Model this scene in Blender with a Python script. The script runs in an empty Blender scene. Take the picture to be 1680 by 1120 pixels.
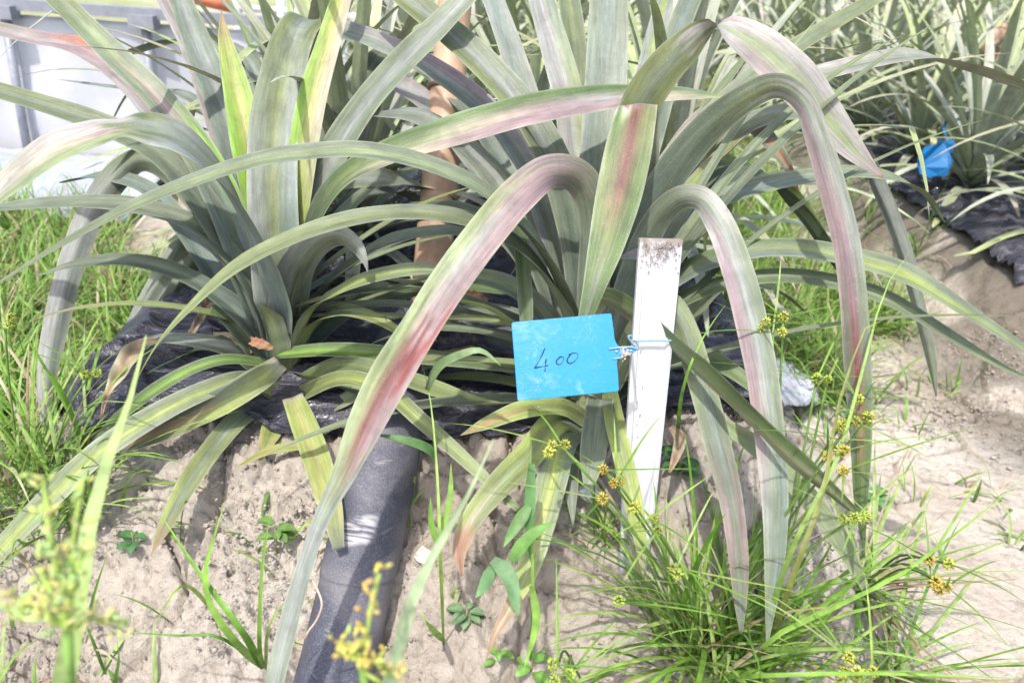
import bpy, math, random
import numpy as np
from mathutils import Vector, Matrix, Euler
R=math.radians
random.seed(7); rng=np.random.default_rng(11)
scene=bpy.context.scene
COL=scene.collection
# ------------------------------------------------------------------ camera, sky, sun, exposure
CAMH=.85; FPX=1306.7
cam=bpy.data.cameras.new('camera'); camo=bpy.data.objects.new('camera',cam); COL.objects.link(camo)
cam.lens=28; cam.sensor_width=36; cam.clip_start=.02; cam.clip_end=600
CM=Euler((R(64),0,0)).to_matrix()@Matrix.Rotation(R(4),3,'Z')
camo.matrix_world=Matrix.Translation((0,0,CAMH))@CM.to_4x4()
cam.dof.use_dof=True; cam.dof.focus_distance=.93; cam.dof.aperture_fstop=6.0
scene.camera=camo
SUN_EL=R(62); SUN_AZ=R(200)      # azimuth measured clockwise from +Y
sd=Vector((math.sin(SUN_AZ)*math.cos(SUN_EL), math.cos(SUN_AZ)*math.cos(SUN_EL), math.sin(SUN_EL)))
world=bpy.data.worlds.new('World'); scene.world=world; world.use_nodes=True
nt=world.node_tree; nt.nodes.clear()
sk=nt.nodes.new('ShaderNodeTexSky'); sk.sky_type='NISHITA'; sk.sun_disc=False
sk.sun_elevation=SUN_EL; sk.sun_rotation=SUN_AZ; sk.air_density=1.0; sk.dust_density=3.0; sk.ozone_density=.6
bg=nt.nodes.new('ShaderNodeBackground'); bg.inputs[1].default_value=.15
wo=nt.nodes.new('ShaderNodeOutputWorld'); nt.links.new(sk.outputs[0],bg.inputs[0]); nt.links.new(bg.outputs[0],wo.inputs[0])
sl=bpy.data.lights.new('sun','SUN'); sl.energy=2.1; sl.angle=R(1.2); sl.color=(1,.965,.92)
so=bpy.data.objects.new('sun',sl); COL.objects.link(so); so.rotation_euler=sd.to_track_quat('Z','Y').to_euler()
scene.view_settings.view_transform='Standard'; scene.view_settings.look='None'
scene.view_settings.exposure=1.18; scene.view_settings.gamma=1
# ------------------------------------------------------------------ helpers
C0=Vector((0,0,CAMH))
def ray(px,py): return CM@Vector(((px-840)/FPX,-(py-560)/FPX,-1))
def P(px,py,d): return C0+ray(px,py)*d
def sst(a,b,x):
    t=np.clip((x-a)/(b-a),0,1); return t*t*(3-2*t)
def zb(x,y):
    """smooth ground: raised beds and the furrows between them"""
    x=np.asarray(x,float); y=np.asarray(y,float)
    b1=sst(.56,.97,y)*sst(-.80,-.56,x)*(1-sst(.34,.62,x))
    b2=sst(1.45,1.95,y)*sst(.98,1.3,x)*(1-sst(2.2,2.5,x))
    b3=sst(2.2,2.7,y)*sst(2.9,3.2,x)*(1-sst(4.0,4.3,x))
    return .03+.24*b1+.2*b2+.2*b3
def G(px,py,dz=0):
    r=ray(px,py); t=.2
    while t<60:
        p=C0+r*t
        if p.z<=float(zb(p.x,p.y))+dz: break
        t+=.004+t*.002
    return p
def gz(x,y): return float(zb(x,y))
def depth(p): return (p-C0).dot(CM@Vector((0,0,-1)))
def hsh(ix,iy,s):
    h=(ix.astype(np.int64)*374761393+iy.astype(np.int64)*668265263+s*2147483647)&0xffffffff
    h=((h^(h>>13))*1274126177)&0xffffffff
    return ((h^(h>>16))&0xffffff)/16777215.
def vn(x,y,s=0):
    ix=np.floor(x); iy=np.floor(y); fx=x-ix; fy=y-iy
    fx=fx*fx*(3-2*fx); fy=fy*fy*(3-2*fy)
    a=hsh(ix,iy,s); b=hsh(ix+1,iy,s); c=hsh(ix,iy+1,s); d=hsh(ix+1,iy+1,s)
    return (a+(b-a)*fx)*(1-fy)+(c+(d-c)*fx)*fy-.5
def fbm(x,y,f,o=4,s=0,g=.5):
    r=0; a=1
    for i in range(o): r=r+a*vn(x*f+17*i,y*f-9*i,s+i); f*=2.03; a*=g
    return r
def worley(x,y,s=0):
    ix=np.floor(x); iy=np.floor(y); f1=np.full(x.shape,9.); f2=f1.copy()
    for i in(-1,0,1):
        for j in(-1,0,1):
            cx=ix+i+hsh(ix+i,iy+j,s); cy=iy+j+hsh(ix+i,iy+j,s+5)
            d=np.hypot(cx-x,cy-y); f2=np.minimum(f2,np.maximum(f1,d)); f1=np.minimum(f1,d)
    return f1,f2
def meshobj(name,V,F,mat,parent=None,col=None,uv=None,smooth=True,aux=None):
    """V (n,3), F (m,3|4) index array or list; col per vertex rgb; uv per vertex"""
    me=bpy.data.meshes.new(name)
    V=np.asarray(V,np.float32)
    if isinstance(F,np.ndarray):
        k=F.shape[1]; m=len(F)
        me.vertices.add(len(V)); me.vertices.foreach_set('co',V.ravel())
        me.loops.add(m*k); me.loops.foreach_set('vertex_index',F.astype(np.int32).ravel())
        me.polygons.add(m); me.polygons.foreach_set('loop_start',np.arange(0,m*k,k,dtype=np.int32))
        me.update(calc_edges=True)
    else:
        me.from_pydata(V.tolist(),[],F); me.update()
    if smooth: me.polygons.foreach_set('use_smooth',np.ones(len(me.polygons),bool))
    if col is not None:
        a=me.color_attributes.new('tint','FLOAT_COLOR','POINT'); c=np.ones((len(V),4),np.float32); c[:,:3]=col; a.data.foreach_set('color',c.ravel())
    if uv is not None:
        u=me.uv_layers.new(name='uv'); li=np.empty(len(me.loops),np.int32); me.loops.foreach_get('vertex_index',li)
        u.data.foreach_set('uv',np.asarray(uv,np.float32)[li].ravel())
    me.materials.append(mat)
    o=bpy.data.objects.new(name,me); COL.objects.link(o)
    if parent: o.parent=parent; o.matrix_parent_inverse=parent.matrix_basis.inverted()
    return o
def tag(o,label,cat,group=None,kind=None):
    if label: o['label']=label
    if cat: o['category']=cat
    if group: o['group']=group
    if kind: o['kind']=kind
    return o
def thing(name,loc,label,cat,group=None):
    o=bpy.data.objects.new(name,None); o.empty_display_size=.05; COL.objects.link(o); o.location=loc
    return tag(o,label,cat,group)
class MB:
    """collects geometry for one mesh"""
    def __init__(s): s.V=[];s.F=[];s.C=[]
    def add(s,V,F,c=(1,1,1)):
        n=len(s.V); s.V+= [tuple(v) for v in V]; s.F+=[tuple(i+n for i in f) for f in F]; s.C+=[tuple(c)]*len(V)
    def tube(s,pts,rad,n=8,c=(1,1,1),cap=True):
        pts=[Vector(p) for p in pts]; m=len(pts)
        if not hasattr(rad,'__len__'): rad=[rad]*m
        V=[];F=[]; S=None
        for i,p in enumerate(pts):
            t=(pts[min(i+1,m-1)]-pts[max(i-1,0)]).normalized()
            if S is None: S=t.orthogonal().normalized()
            S=(S-t*S.dot(t)).normalized(); B=t.cross(S)
            for k in range(n):
                a=2*math.pi*k/n; V.append(p+(S*math.cos(a)+B*math.sin(a))*rad[i])
        for i in range(m-1):
            for k in range(n): F.append((i*n+k,i*n+(k+1)%n,(i+1)*n+(k+1)%n,(i+1)*n+k))
        if cap: F.append(tuple(range(n))[::-1]); F.append(tuple((m-1)*n+k for k in range(n)))
        s.add(V,F,c)
    def box(s,c,ax,ay,az,col=(1,1,1)):
        c=Vector(c); V=[c+ax*i+ay*j+az*k for i in(-1,1) for j in(-1,1) for k in(-1,1)]
        s.add(V,[(0,1,3,2),(4,6,7,5),(0,4,5,1),(2,3,7,6),(0,2,6,4),(1,5,7,3)],col)
    def build(s,name,mat,parent=None,smooth=True):
        return meshobj(name,np.array([tuple(v) for v in s.V]),s.F,mat,parent,col=np.array(s.C),smooth=smooth)
def cr(pts,n):
    """Catmull-Rom through rows of pts -> n samples"""
    p=np.asarray(pts,float); p=np.vstack([2*p[0]-p[1],p,2*p[-1]-p[-2]]); m=len(p)-3
    seg=np.linalg.norm(np.diff(p[1:-1,:3],axis=0),axis=1)+1e-6; cs=np.r_[0,np.cumsum(seg)]/seg.sum()
    out=[]
    for t in np.linspace(0,1,n):
        i=min(int(np.searchsorted(cs,t,'right')-1),m-1); f=(t-cs[i])/(cs[i+1]-cs[i])
        a,b,c,d=p[i],p[i+1],p[i+2],p[i+3]
        out.append(.5*((2*b)+(c-a)*f+(2*a-5*b+4*c-d)*f*f+(3*b-a-3*c+d)*f**3))
    return np.array(out)
# ------------------------------------------------------------------ materials
def newmat(name):
    m=bpy.data.materials.new(name); m.use_nodes=True; t=m.node_tree; b=t.nodes['Principled BSDF']; return m,t,b
def N(t,ty,**k):
    n=t.nodes.new(ty)
    for a,v in k.items():
        if a.startswith('i_'): n.inputs[int(a[2:]) if a[2:].isdigit() else a[2:].replace('_',' ')].default_value=v
        else: setattr(n,a,v)
    return n
def ramp(t,fac,st):
    r=t.nodes.new('ShaderNodeValToRGB'); e=r.color_ramp.elements
    while len(e)<len(st): e.new(.5)
    for i,(p,c) in enumerate(st): e[i].position=p; e[i].color=(c if len(c)==4 else (*c,1)) if hasattr(c,'__len__') else (c,c,c,1)
    t.links.new(fac,r.inputs[0]); return r.outputs[0]
def mixc(t,a,b,fac,mode='MIX'):
    m=t.nodes.new('ShaderNodeMix'); m.data_type='RGBA'; m.blend_type=mode
    for s,v in((0,fac),(6,a),(7,b)):
        if isinstance(v,bpy.types.NodeSocket): t.links.new(v,m.inputs[s])
        else: m.inputs[s].default_value=v if s==0 else (*v,1)
    return m.outputs[2]
def noise(t,vec,sc,det=5,ro=.55,dist=0):
    n=N(t,'ShaderNodeTexNoise'); n.inputs['Scale'].default_value=sc; n.inputs['Detail'].default_value=det; n.inputs['Roughness'].default_value=ro; n.inputs['Distortion'].default_value=dist
    if vec is not None: t.links.new(vec,n.inputs['Vector'])
    return n.outputs[0]
def bump(t,b,h,st,dist=.002):
    n=N(t,'ShaderNodeBump'); n.inputs['Strength'].default_value=st; n.inputs['Distance'].default_value=dist
    t.links.new(h,n.inputs['Height']); t.links.new(n.outputs[0],b.inputs['Normal']); return n
def mapping(t,src,sc):
    m=N(t,'ShaderNodeMapping'); m.inputs['Scale'].default_value=sc; t.links.new(src,m.inputs[0]); return m.outputs[0]
def translu(t,b,colr,amt):
    tr=N(t,'ShaderNodeBsdfTranslucent'); t.links.new(colr,tr.inputs[0]); mx=N(t,'ShaderNodeMixShader'); mx.inputs[0].default_value=amt
    out=[n for n in t.nodes if n.type=='OUTPUT_MATERIAL'][0]
    t.links.new(b.outputs[0],mx.inputs[1]); t.links.new(tr.outputs[0],mx.inputs[2]); t.links.new(mx.outputs[0],out.inputs[0])
def leaf_material():
    m,t,b=newmat('pineapple_leaf'); at=N(t,'ShaderNodeAttribute',attribute_name='tint'); uv=N(t,'ShaderNodeUVMap',uv_map='uv'); tc=N(t,'ShaderNodeTexCoord')
    s1=noise(t,mapping(t,uv.outputs[0],(4.5,4,1)),1,4,.6,.4)
    s2=noise(t,mapping(t,uv.outputs[0],(38,9,1)),1,3,.6)
    sp=noise(t,tc.outputs['Object'],520,3,.6); bl=noise(t,tc.outputs['Object'],26,4,.6,.6)
    c=mixc(t,at.outputs[0],ramp(t,s1,[(.3,.74),(.7,1.22)]),1,'MULTIPLY')
    c=mixc(t,c,ramp(t,s2,[(.3,.86),(.7,1.14)]),.8,'MULTIPLY')
    c=mixc(t,c,ramp(t,bl,[(.35,.84),(.65,1.14)]),.9,'MULTIPLY')
    s3=noise(t,mapping(t,uv.outputs[0],(95,5,1)),1,2,.5); c=mixc(t,c,ramp(t,s3,[(.3,.84),(.7,1.14)]),.9,'MULTIPLY')
    c=mixc(t,c,(.62,.6,.53),ramp(t,sp,[(.6,0.),(.76,.28)]))           # dust specks
    c=mixc(t,c,(.20,.15,.10),ramp(t,noise(t,tc.outputs['Object'],75,3,.5),[(.71,0.),(.76,.45)]))  # brown flecks
    t.links.new(c,b.inputs['Base Color'])
    b.inputs['Roughness'].default_value=.48; b.inputs['Specular IOR Level'].default_value=.42
    bump(t,b,s2,.35,.0012); translu(t,b,mixc(t,c,(.9,1.,.35),1,'MULTIPLY'),.2); return m
def grass_material(name,amt=.35,rough=.5):
    m,t,b=newmat(name); at=N(t,'ShaderNodeAttribute',attribute_name='tint'); tc=N(t,'ShaderNodeTexCoord')
    c=mixc(t,at.outputs[0],ramp(t,noise(t,tc.outputs['Object'],60,3),[(.3,.7),(.7,1.3)]),1,'MULTIPLY')
    t.links.new(c,b.inputs['Base Color']); b.inputs['Roughness'].default_value=rough; b.inputs['Specular IOR Level'].default_value=.4
    translu(t,b,c,amt); return m
def tint_material(name,rough=.6,spec=.4,var=.25,sc=80,bs=.3,metal=0):
    m,t,b=newmat(name); at=N(t,'ShaderNodeAttribute',attribute_name='tint'); tc=N(t,'ShaderNodeTexCoord')
    n=noise(t,tc.outputs['Object'],sc,6,.65)
    c=mixc(t,at.outputs[0],ramp(t,n,[(.3,1-var),(.7,1+var)]),1,'MULTIPLY')
    t.links.new(c,b.inputs['Base Color']); b.inputs['Roughness'].default_value=rough; b.inputs['Specular IOR Level'].default_value=spec; b.inputs['Metallic'].default_value=metal
    bump(t,b,n,bs,.003); return m
def soil_material():
    m,t,b=newmat('soil'); tc=N(t,'ShaderNodeTexCoord'); at=N(t,'ShaderNodeAttribute',attribute_name='tint'); o=tc.outputs['Object']
    a=noise(t,o,3.5,6,.6,.4); f=noise(t,o,55,9,.72,.3); g=noise(t,o,420,6,.7)
    c=ramp(t,a,[(.3,(.47,.395,.32)),(.5,(.57,.50,.42)),(.72,(.65,.59,.515))])
    c=mixc(t,c,ramp(t,f,[(.3,.5),(.48,.98),(.75,1.2)]),.85,'MULTIPLY')
    c=mixc(t,c,ramp(t,g,[(.3,.7),(.5,1.04)]),.7,'MULTIPLY')
    c=mixc(t,c,at.outputs[0],1,'MULTIPLY')
    t.links.new(c,b.inputs['Base Color']); b.inputs['Roughness'].default_value=.95; b.inputs['Specular IOR Level'].default_value=.15
    mx=N(t,'ShaderNodeMath',operation='MULTIPLY_ADD'); t.links.new(g,mx.inputs[0]); mx.inputs[1].default_value=.3; t.links.new(f,mx.inputs[2])
    bump(t,b,mx.outputs[0],1.,.012); return m
def film_material():
    m,t,b=newmat('mulch_film'); tc=N(t,'ShaderNodeTexCoord'); o=tc.outputs['Object']; at=N(t,'ShaderNodeAttribute',attribute_name='tint')
    w=noise(t,mapping(t,o,(1,3.2,2)),16,6,.62,1.2); d=noise(t,o,9,6,.7); dd=noise(t,o,230,5,.7)
    c=mixc(t,at.outputs[0],(.34,.31,.30),ramp(t,d,[(.5,0.),(.85,.4)])); c=mixc(t,c,(.45,.4,.36),ramp(t,dd,[(.64,0.),(.8,.4)]))
    t.links.new(c,b.inputs['Base Color']); b.inputs['Specular IOR Level'].default_value=.85
    t.links.new(ramp(t,d,[(.4,.12),(.7,.38)]),b.inputs['Roughness']); bump(t,b,w,.9,.016); return m
def pipe_material():
    m,t,b=newmat('dusty_black_plastic'); tc=N(t,'ShaderNodeTexCoord'); o=tc.outputs['Object']; at=N(t,'ShaderNodeAttribute',attribute_name='tint')
    a=noise(t,o,11,6,.6,.5); g=noise(t,o,520,4,.75)
    c=mixc(t,at.outputs[0],(.22,.20,.20),ramp(t,a,[(.42,.0),(.72,.55)])); c=mixc(t,c,(.34,.33,.34),ramp(t,g,[(.45,0.),(.75,.4)]))
    st=noise(t,mapping(t,o,(30,30,260)),1,4,.7); c=mixc(t,c,(.4,.38,.37),ramp(t,st,[(.62,0.),(.75,.5)]))
    t.links.new(c,b.inputs['Base Color']); b.inputs['Roughness'].default_value=.62; bump(t,b,g,.3,.001); return m
def scuffed(name,base,dirt,lo,hi,sc=26,rough=.4):
    m,t,b=newmat(name); tc=N(t,'ShaderNodeTexCoord'); at=N(t,'ShaderNodeAttribute',attribute_name='tint'); o=tc.outputs['Object']
    n=noise(t,o,sc,8,.75,.8); n2=noise(t,o,260,4,.7)
    a=N(t,'ShaderNodeMath',operation='MULTIPLY_ADD'); t.links.new(at.outputs[0],a.inputs[0]); a.inputs[1].default_value=.5; t.links.new(n,a.inputs[2])
    c=mixc(t,base,dirt,ramp(t,a.outputs[0],[(lo,0.),(hi,.9)])); c=mixc(t,c,ramp(t,n2,[(.3,.9),(.7,1.05)]),.8,'MULTIPLY')
    t.links.new(c,b.inputs['Base Color']); b.inputs['Roughness'].default_value=rough; bump(t,b,a.outputs[0],.25,.002); return m
M_leaf=leaf_material(); M_grass=grass_material('grass_blade'); M_weed=grass_material('weed_leaf',.25); M_flower=grass_material('sedge_flower',.15,.8)
M_soil=soil_material(); M_film=film_material(); M_pipe=pipe_material(); M_dry=grass_material('dry_leaf',.2,.8)
M_bamboo=tint_material('bamboo',.5,.4,.3,30,.2); M_metal=tint_material('galvanised_metal',.45,.5,.2,20,.1,.2); M_stone=tint_material('pale_stone',.8,.3,.2,90,.5)
M_tag=scuffed('blue_tag_plastic',(.0,.205,.47),(.22,.36,.45),.55,.82,30,.35)
M_tagfar=scuffed('scuffed_dark_blue_plastic',(.0,.115,.30),(.12,.22,.32),.55,.85,9,.5)  # darker blue than the near tag, with paler scuffed patches
M_stake=scuffed('white_stake_plastic',(.60,.60,.63),(.26,.21,.17),.74,.96,60,.4)
M_ink=tint_material('ink',.6,.3,.1); M_stem=tint_material('fibrous_stem',.8,.2,.4,60,.6)
M_sheet=tint_material('white_sheeting',.5,.4,.14,3.5,.25); M_fruit=tint_material('pineapple_skin',.6,.4,.3,60,.4)
# ------------------------------------------------------------------ ground
def axis(lo,hi,step,far_lo,far_hi,gr=1.05):
    c=list(np.arange(lo,hi,step)); s=step; x=lo; L=[]
    while x>far_lo: s*=gr; x-=s; L.append(x)
    s=step; x=c[-1]; H=[]
    while x<far_hi: s*=gr; x+=s; H.append(x)
    return np.array(L[::-1]+c+H)
def ground():
    xs=axis(-.92,1.1,.0037,-150,150); ys=axis(.52,1.6,.0037,-40,260,1.045)
    X,Y=np.meshgrid(xs,ys); x=X.ravel(); y=Y.ravel()
    z=zb(x,y); b1=sst(.5,.7,y)*sst(-.9,-.7,x)*(1-sst(.45,.66,x))
    rough=np.clip(b1+.16+.5*(sst(.85,1.05,x)*sst(1.2,1.5,y)),0,1)*np.clip(3/(y+1.5),.2,1)
    wx=x+.03*fbm(x,y,9,3,5); wy=y+.03*fbm(x,y,9,3,8)
    z=z+.020*fbm(x,y,4.5,3,1)*(rough*.8+.25)+.018*fbm(wx,wy,22,4,2,.6)*rough-.011*rough*(np.abs(fbm(wx,wy,48,3,12,.6))*2)+.0035*fbm(x,y,110,2,4)*rough+.0015*fbm(x,y,50,3,14)
    f1,f2=worley(wx*26,wy*26,3)                      # clods on the bed face
    z+=.011*rough*sst(.12,.55,.6-f1)*sst(-.05,.25,vn(x*6,y*6,21))
    f1b,f2b=worley(wx*70,wy*70,9); z+=.006*rough*sst(.1,.5,.6-f1b)*sst(-.2,.2,vn(x*15,y*15,61))
    g1,g2=worley(wx*6.2+.3*vn(x*12,y*12,4),wy*6.2,31)     # shrinkage cracks
    ck=(1-sst(.0,.065,g2-g1))*sst(-.12,.06,vn(x*5,y*5,55))
    h1,h2=worley(wx*17,wy*17,41); ck2=(1-sst(0,.07,h2-h1))*sst(.02,.2,vn(x*7,y*7,77))
    z-=.026*ck+.009*ck2*(.4+rough)
    z+=np.where(np.hypot(x,y)>14,.0,0)
    # tint: drier and paler on the trodden path, darker crumbly soil on the far bed face
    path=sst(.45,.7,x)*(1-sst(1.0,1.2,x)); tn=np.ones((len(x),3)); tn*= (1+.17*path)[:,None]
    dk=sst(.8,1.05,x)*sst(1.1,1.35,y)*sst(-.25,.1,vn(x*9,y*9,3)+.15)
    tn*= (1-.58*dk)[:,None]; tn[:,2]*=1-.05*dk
    far=sst(2.2,5,y)*(.5+.5*sst(-.1,.1,vn(x*1.2,y*1.2,9))); tn=tn*(1-far[:,None])+far[:,None]*np.array([.55,.68,.42])
    nx,ny=len(xs),len(ys); i=np.arange(nx*ny).reshape(ny,nx)
    F=np.stack([i[:-1,:-1],i[:-1,1:],i[1:,1:],i[1:,:-1]],-1).reshape(-1,4)
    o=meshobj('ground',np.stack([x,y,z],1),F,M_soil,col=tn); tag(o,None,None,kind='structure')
ground()
def rock(c,r,seed,col,mb,sq=.7):
    rr=random.Random(seed); V=[];F=[]
    for i in range(5):
        for k in range(7):
            a=2*math.pi*k/7+i*.3; e=math.pi*(i/4-.5); q=r*(1+.45*(rr.random()-.5)); V.append((c[0]+q*math.cos(e)*math.cos(a),c[1]+q*math.cos(e)*math.sin(a),c[2]+q*sq*math.sin(e)))
    for i in range(4):
        for k in range(7): F.append((i*7+k,i*7+(k+1)%7,(i+1)*7+(k+1)%7,(i+1)*7+k))
    mb.add(V,F,col)
mb=MB()
cs=[(random.uniform(-.85,.6),random.gauss(.80,.12)) for _ in range(120)]+[(random.uniform(.8,1.4),random.uniform(1.25,1.8)) for _ in range(50)]
for i in range(7000):
    q=random.choice(cs); x=random.gauss(q[0],.025); y=random.gauss(q[1],.02)
    if i%9==0: x=random.uniform(-.85,.62); y=random.uniform(.55,1.)
    r=random.uniform(.0008,.0026)*(1.8 if random.random()<.12 else 1); g=random.uniform(.85,1.1); rock((x,y,gz(x,y)+r*.3+.003),r,i,(g,g,g),mb)
tag(mb.build('soil_crumbs',M_soil,smooth=True),'loose pale crumbs of dry soil lying on the bed face','soil crumbs',kind='stuff')
# ------------------------------------------------------------------ leaves
PAL=dict(gl=(.175,.207,.135),gd=(.10,.13,.08),bl=(.18,.225,.20),ol=(.165,.195,.075),yg=(.30,.36,.09),yl=(.42,.41,.15),pk=(.31,.228,.222),pp=(.25,.18,.20),
 rd=(.25,.075,.07),dr=(.16,.06,.05),sv=(.265,.285,.255),gn=(.105,.16,.055),lg=(.24,.42,.05),cr=(.42,.38,.27),br=(.33,.20,.12),wh=(.36,.345,.325),bg=(.24,.29,.14),or_=(.42,.17,.09))
def P3(s):
    a=s.split('/'); a=a*3 if len(a)==1 else ([a[0],a[1],a[0]] if len(a)==2 else a); return [np.array(PAL[q]) for q in a]
def ladder(pal,t):
    """pal: 'gl' or '0 gl/sv/gl;0.5 pk;1 br' -> left, centre, right colours at t"""
    st=[]
    for q in pal.split(';'):
        w=q.split(); st.append((0,P3(w[0])) if len(w)==1 else (float(w[0]),P3(w[1])))
    if t<=st[0][0]: return st[0][1]
    for (a,ca),(b,cb) in zip(st,st[1:]):
        if t<=b: f=(t-a)/(b-a); return [x+(y-x)*f for x,y in zip(ca,cb)]
    return st[-1][1]
NU=12
def leaf_geo(C,W,pal,base,k=.5,gut=.32,seed=0,n=None,h=None,wave=.0,thick=.0016,view=None,sfix=None,cont=False):
    """C (n,3) centreline, W (n) true width if view is None, else apparent width to be opened up by the tilt"""
    n=len(C); rr=random.Random(seed)
    tip=C[-1]; hd=np.array([tip[0]-C[0][0],tip[1]-C[0][1],0.]) if h is None else np.array([*h,0.]); hd/=np.linalg.norm(hd)+1e-9
    up=np.array([0,0,1.]); T=np.gradient(C,axis=0); T/=np.linalg.norm(T,axis=1)[:,None]+1e-9
    Sp=None; V=[];U=[];K=[]; L=np.r_[0,np.cumsum(np.linalg.norm(np.diff(C,axis=0),axis=1))]
    br=rr.uniform(.9,1.1); us=np.linspace(-1,1,NU+1); tw=rr.uniform(-.12,.12)
    Ss=[]
    for i in range(n):
        t=T[i]; Na=t.dot(hd)*up-t[2]*hd; S=np.cross(t,Na)
        if np.linalg.norm(S)<.05: S=np.cross(t,np.array([.3,-1,.2]))
        S/=np.linalg.norm(S)
        if view is not None:
            vc=np.array(C0)-C[i]; vc/=np.linalg.norm(vc); Sc=np.cross(t,vc); Sc/=np.linalg.norm(Sc)+1e-9
            dt=Sc.dot(S) if not cont or Sp is None else (9 if Sc.dot(Sp)>0 else -9)
            if cont and Sp is not None and S.dot(Sp)<0: S=-S
            S=S*(1-k)+Sc*k*max(-1,min(1,dt*3)); S/=np.linalg.norm(S)
        if sfix is not None: S=sfix-t*sfix.dot(t); Sp=S
        if Sp is None: Sp=S
        S=S*.5+Sp*.5; S-=t*S.dot(t); S/=np.linalg.norm(S)+1e-9; Sp=S; Ss.append(S)
    w_=max(1,n//16); A_=np.array(Ss); A_=np.array([A_[max(0,i-w_):i+w_+1].mean(0) for i in range(n)])
    A_-=T*(A_*T).sum(1)[:,None]; Ss=list(A_/(np.linalg.norm(A_,axis=1)[:,None]+1e-9))
    swap=1
    if view is not None:      # name the two halves of a leaf by where they lie: first the upper / left one
        m=np.array(CM.transposed()); e=sum(S@m[0]*1.-1.6*(S@m[1]) for S in Ss[int(n*.4):])
        if e<0: swap=-1
    for i in range(n):
        S=Ss[i]; t=T[i]; Nn=np.cross(S,t)
        w=W[i]/2
        if view is not None:
            vc=np.array(C0)-C[i]; vc/=np.linalg.norm(vc); pr=math.sqrt(max(0,1-S.dot(vc)**2)); w=w/max(pr,.55)
        f=i/(n-1); g=gut*(1-.35*f)
        lad=[ladder(pal,min(1,max(0,f+.045*(2*((math.sin((j+1)*12.9898+seed*78.2)*43758.5)%1)-1)*math.sin(math.pi*f)))) for j in range(NU+1)]
        for side in(0,1):
            for ju,u in enumerate(us):
                cl,cc,cR=lad[ju]
                dep=w*g*(1.25*(math.sqrt(u*u+.02)-.141)-.28*u**4); off=S*u*w*(1-.15*g)+Nn*dep
                if wave: off=off+Nn*wave*w*abs(u)*math.sin(f*23+u*1.3+seed)
                th=thick*(1-u*u*.96)*(min(1,w/.012)); off=off+Nn*(th/2 if side==0 else -th/2)
                V.append(C[i]+off); U.append((u+seed*3.7,L[i]*4))
                a=abs(u); c=cc+((cl if u*swap<0 else cR)-cc)*min(1,a*1.7)
                if a>.96: c=c*.6+np.array([.40,.42,.30])*.4
                if side==1: c=c*.6+np.array([.24,.28,.23])*.4 if view is None else c
                K.append(c*br)
    m=NU+1; F=[]
    for i in range(n-1):
        for s in(0,1):
            o=(i*2+s)*m; q=((i+1)*2+s)*m
            for j in range(NU):
                F.append((o+j,o+j+1,q+j+1,q+j) if s==1 else (o+j,q+j,q+j+1,o+j+1))
    for i in(0,n-1):   # end caps
        o=i*2*m; q=o+m
        for j in range(NU): F.append((o+j,o+j+1,q+j+1,q+j) if i==0 else (o+j,q+j,q+j+1,o+j+1))
    return np.array(V),np.array(F),np.array(K),np.array(U)
LS=[0]
def tleaf(parent,pal,pts,k=.5,gut=.42,h=None,wave=.03,n=None,label=None,name='leaf',mat=None,thick=.0016,sfix=None,cont=None):
    cont=(k>=.6) if cont is None else cont
    """a leaf through (px,py,depth,width px) stations, each at its own true distance"""
    LS[0]+=1; q=[]
    for p in pts:
        w=P(p[0],p[1],p[2]); q.append((w.x,w.y,w.z,p[3]*p[2]/FPX))
    q=np.array(q)
    if '@' in pal:            # colour stops given at station numbers
        L=np.r_[0,np.cumsum(np.linalg.norm(np.diff(q[:,:3],axis=0),axis=1))]; L/=L[-1]
        pal=';'.join(('%.4f '%np.interp(float(a.split()[0][1:]),range(len(L)),L)+a.split()[1]) if a.strip()[0]=='@' else a for a in pal.split(';'))
    if sfix is not None: sfix=np.array(CM@Vector(sfix)); sfix/=np.linalg.norm(sfix)
    n=n or max(22,int(10*len(pts)))
    S=cr(q,n); W=np.clip(S[:,3],.0002,None); 
    V,F,K,U=leaf_geo(S[:,:3],W,pal,None,k,gut,LS[0],h=h,wave=wave,view=True,thick=thick,sfix=sfix,cont=cont)
    o=meshobj(name,V,F,mat or M_leaf,parent,col=K,uv=U)
    if label: o['label']=label
    return o
# ---- left plant
A0=P(455,650,1.16); A0.z=gz(A0.x,A0.y)
plantA=thing('pineapple_plant',A0,'big grey-green pineapple plant in the left foreground with leaves spilling onto the soil','pineapple plant')
def core(parent,base,top,r0,r1,seed=1):
    mb=MB(); pts=[Vector(base).lerp(Vector(top),i/10) for i in range(11)]
    mb.tube(pts,[r0+(r1-r0)*i/10+.002*math.sin(i*2.3+seed) for i in range(11)],18,(.20,.22,.11)); return mb.build('stem',M_stem,parent)
core(plantA,P(462,668,1.16),P(455,540,1.15),.030,.024)
GL='0 gl/bl;.5 gl/sv;1 gl'
def A(pal,pts,**k): return tleaf(plantA,pal,pts,**k)
A('0 sv;.4 bl/sv;1 gl/sv/gl',[(452,590,1.15,40),(442,500,1.13,66),(428,400,1.13,72),(398,275,1.14,68),(362,165,1.16,58),(325,75,1.2,48),(285,-30,1.25,34)])
A('0 sv;.3 bl;.45 lg/gl/gl;.6 gl/pk/gl;.8 gl/bg;1 ol/gl',[(448,585,1.15,40),(425,490,1.11,62),(385,380,1.09,64),(335,270,1.08,60),(265,170,1.07,50),(180,85,1.08,44),(80,-15,1.1,36)])
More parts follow.
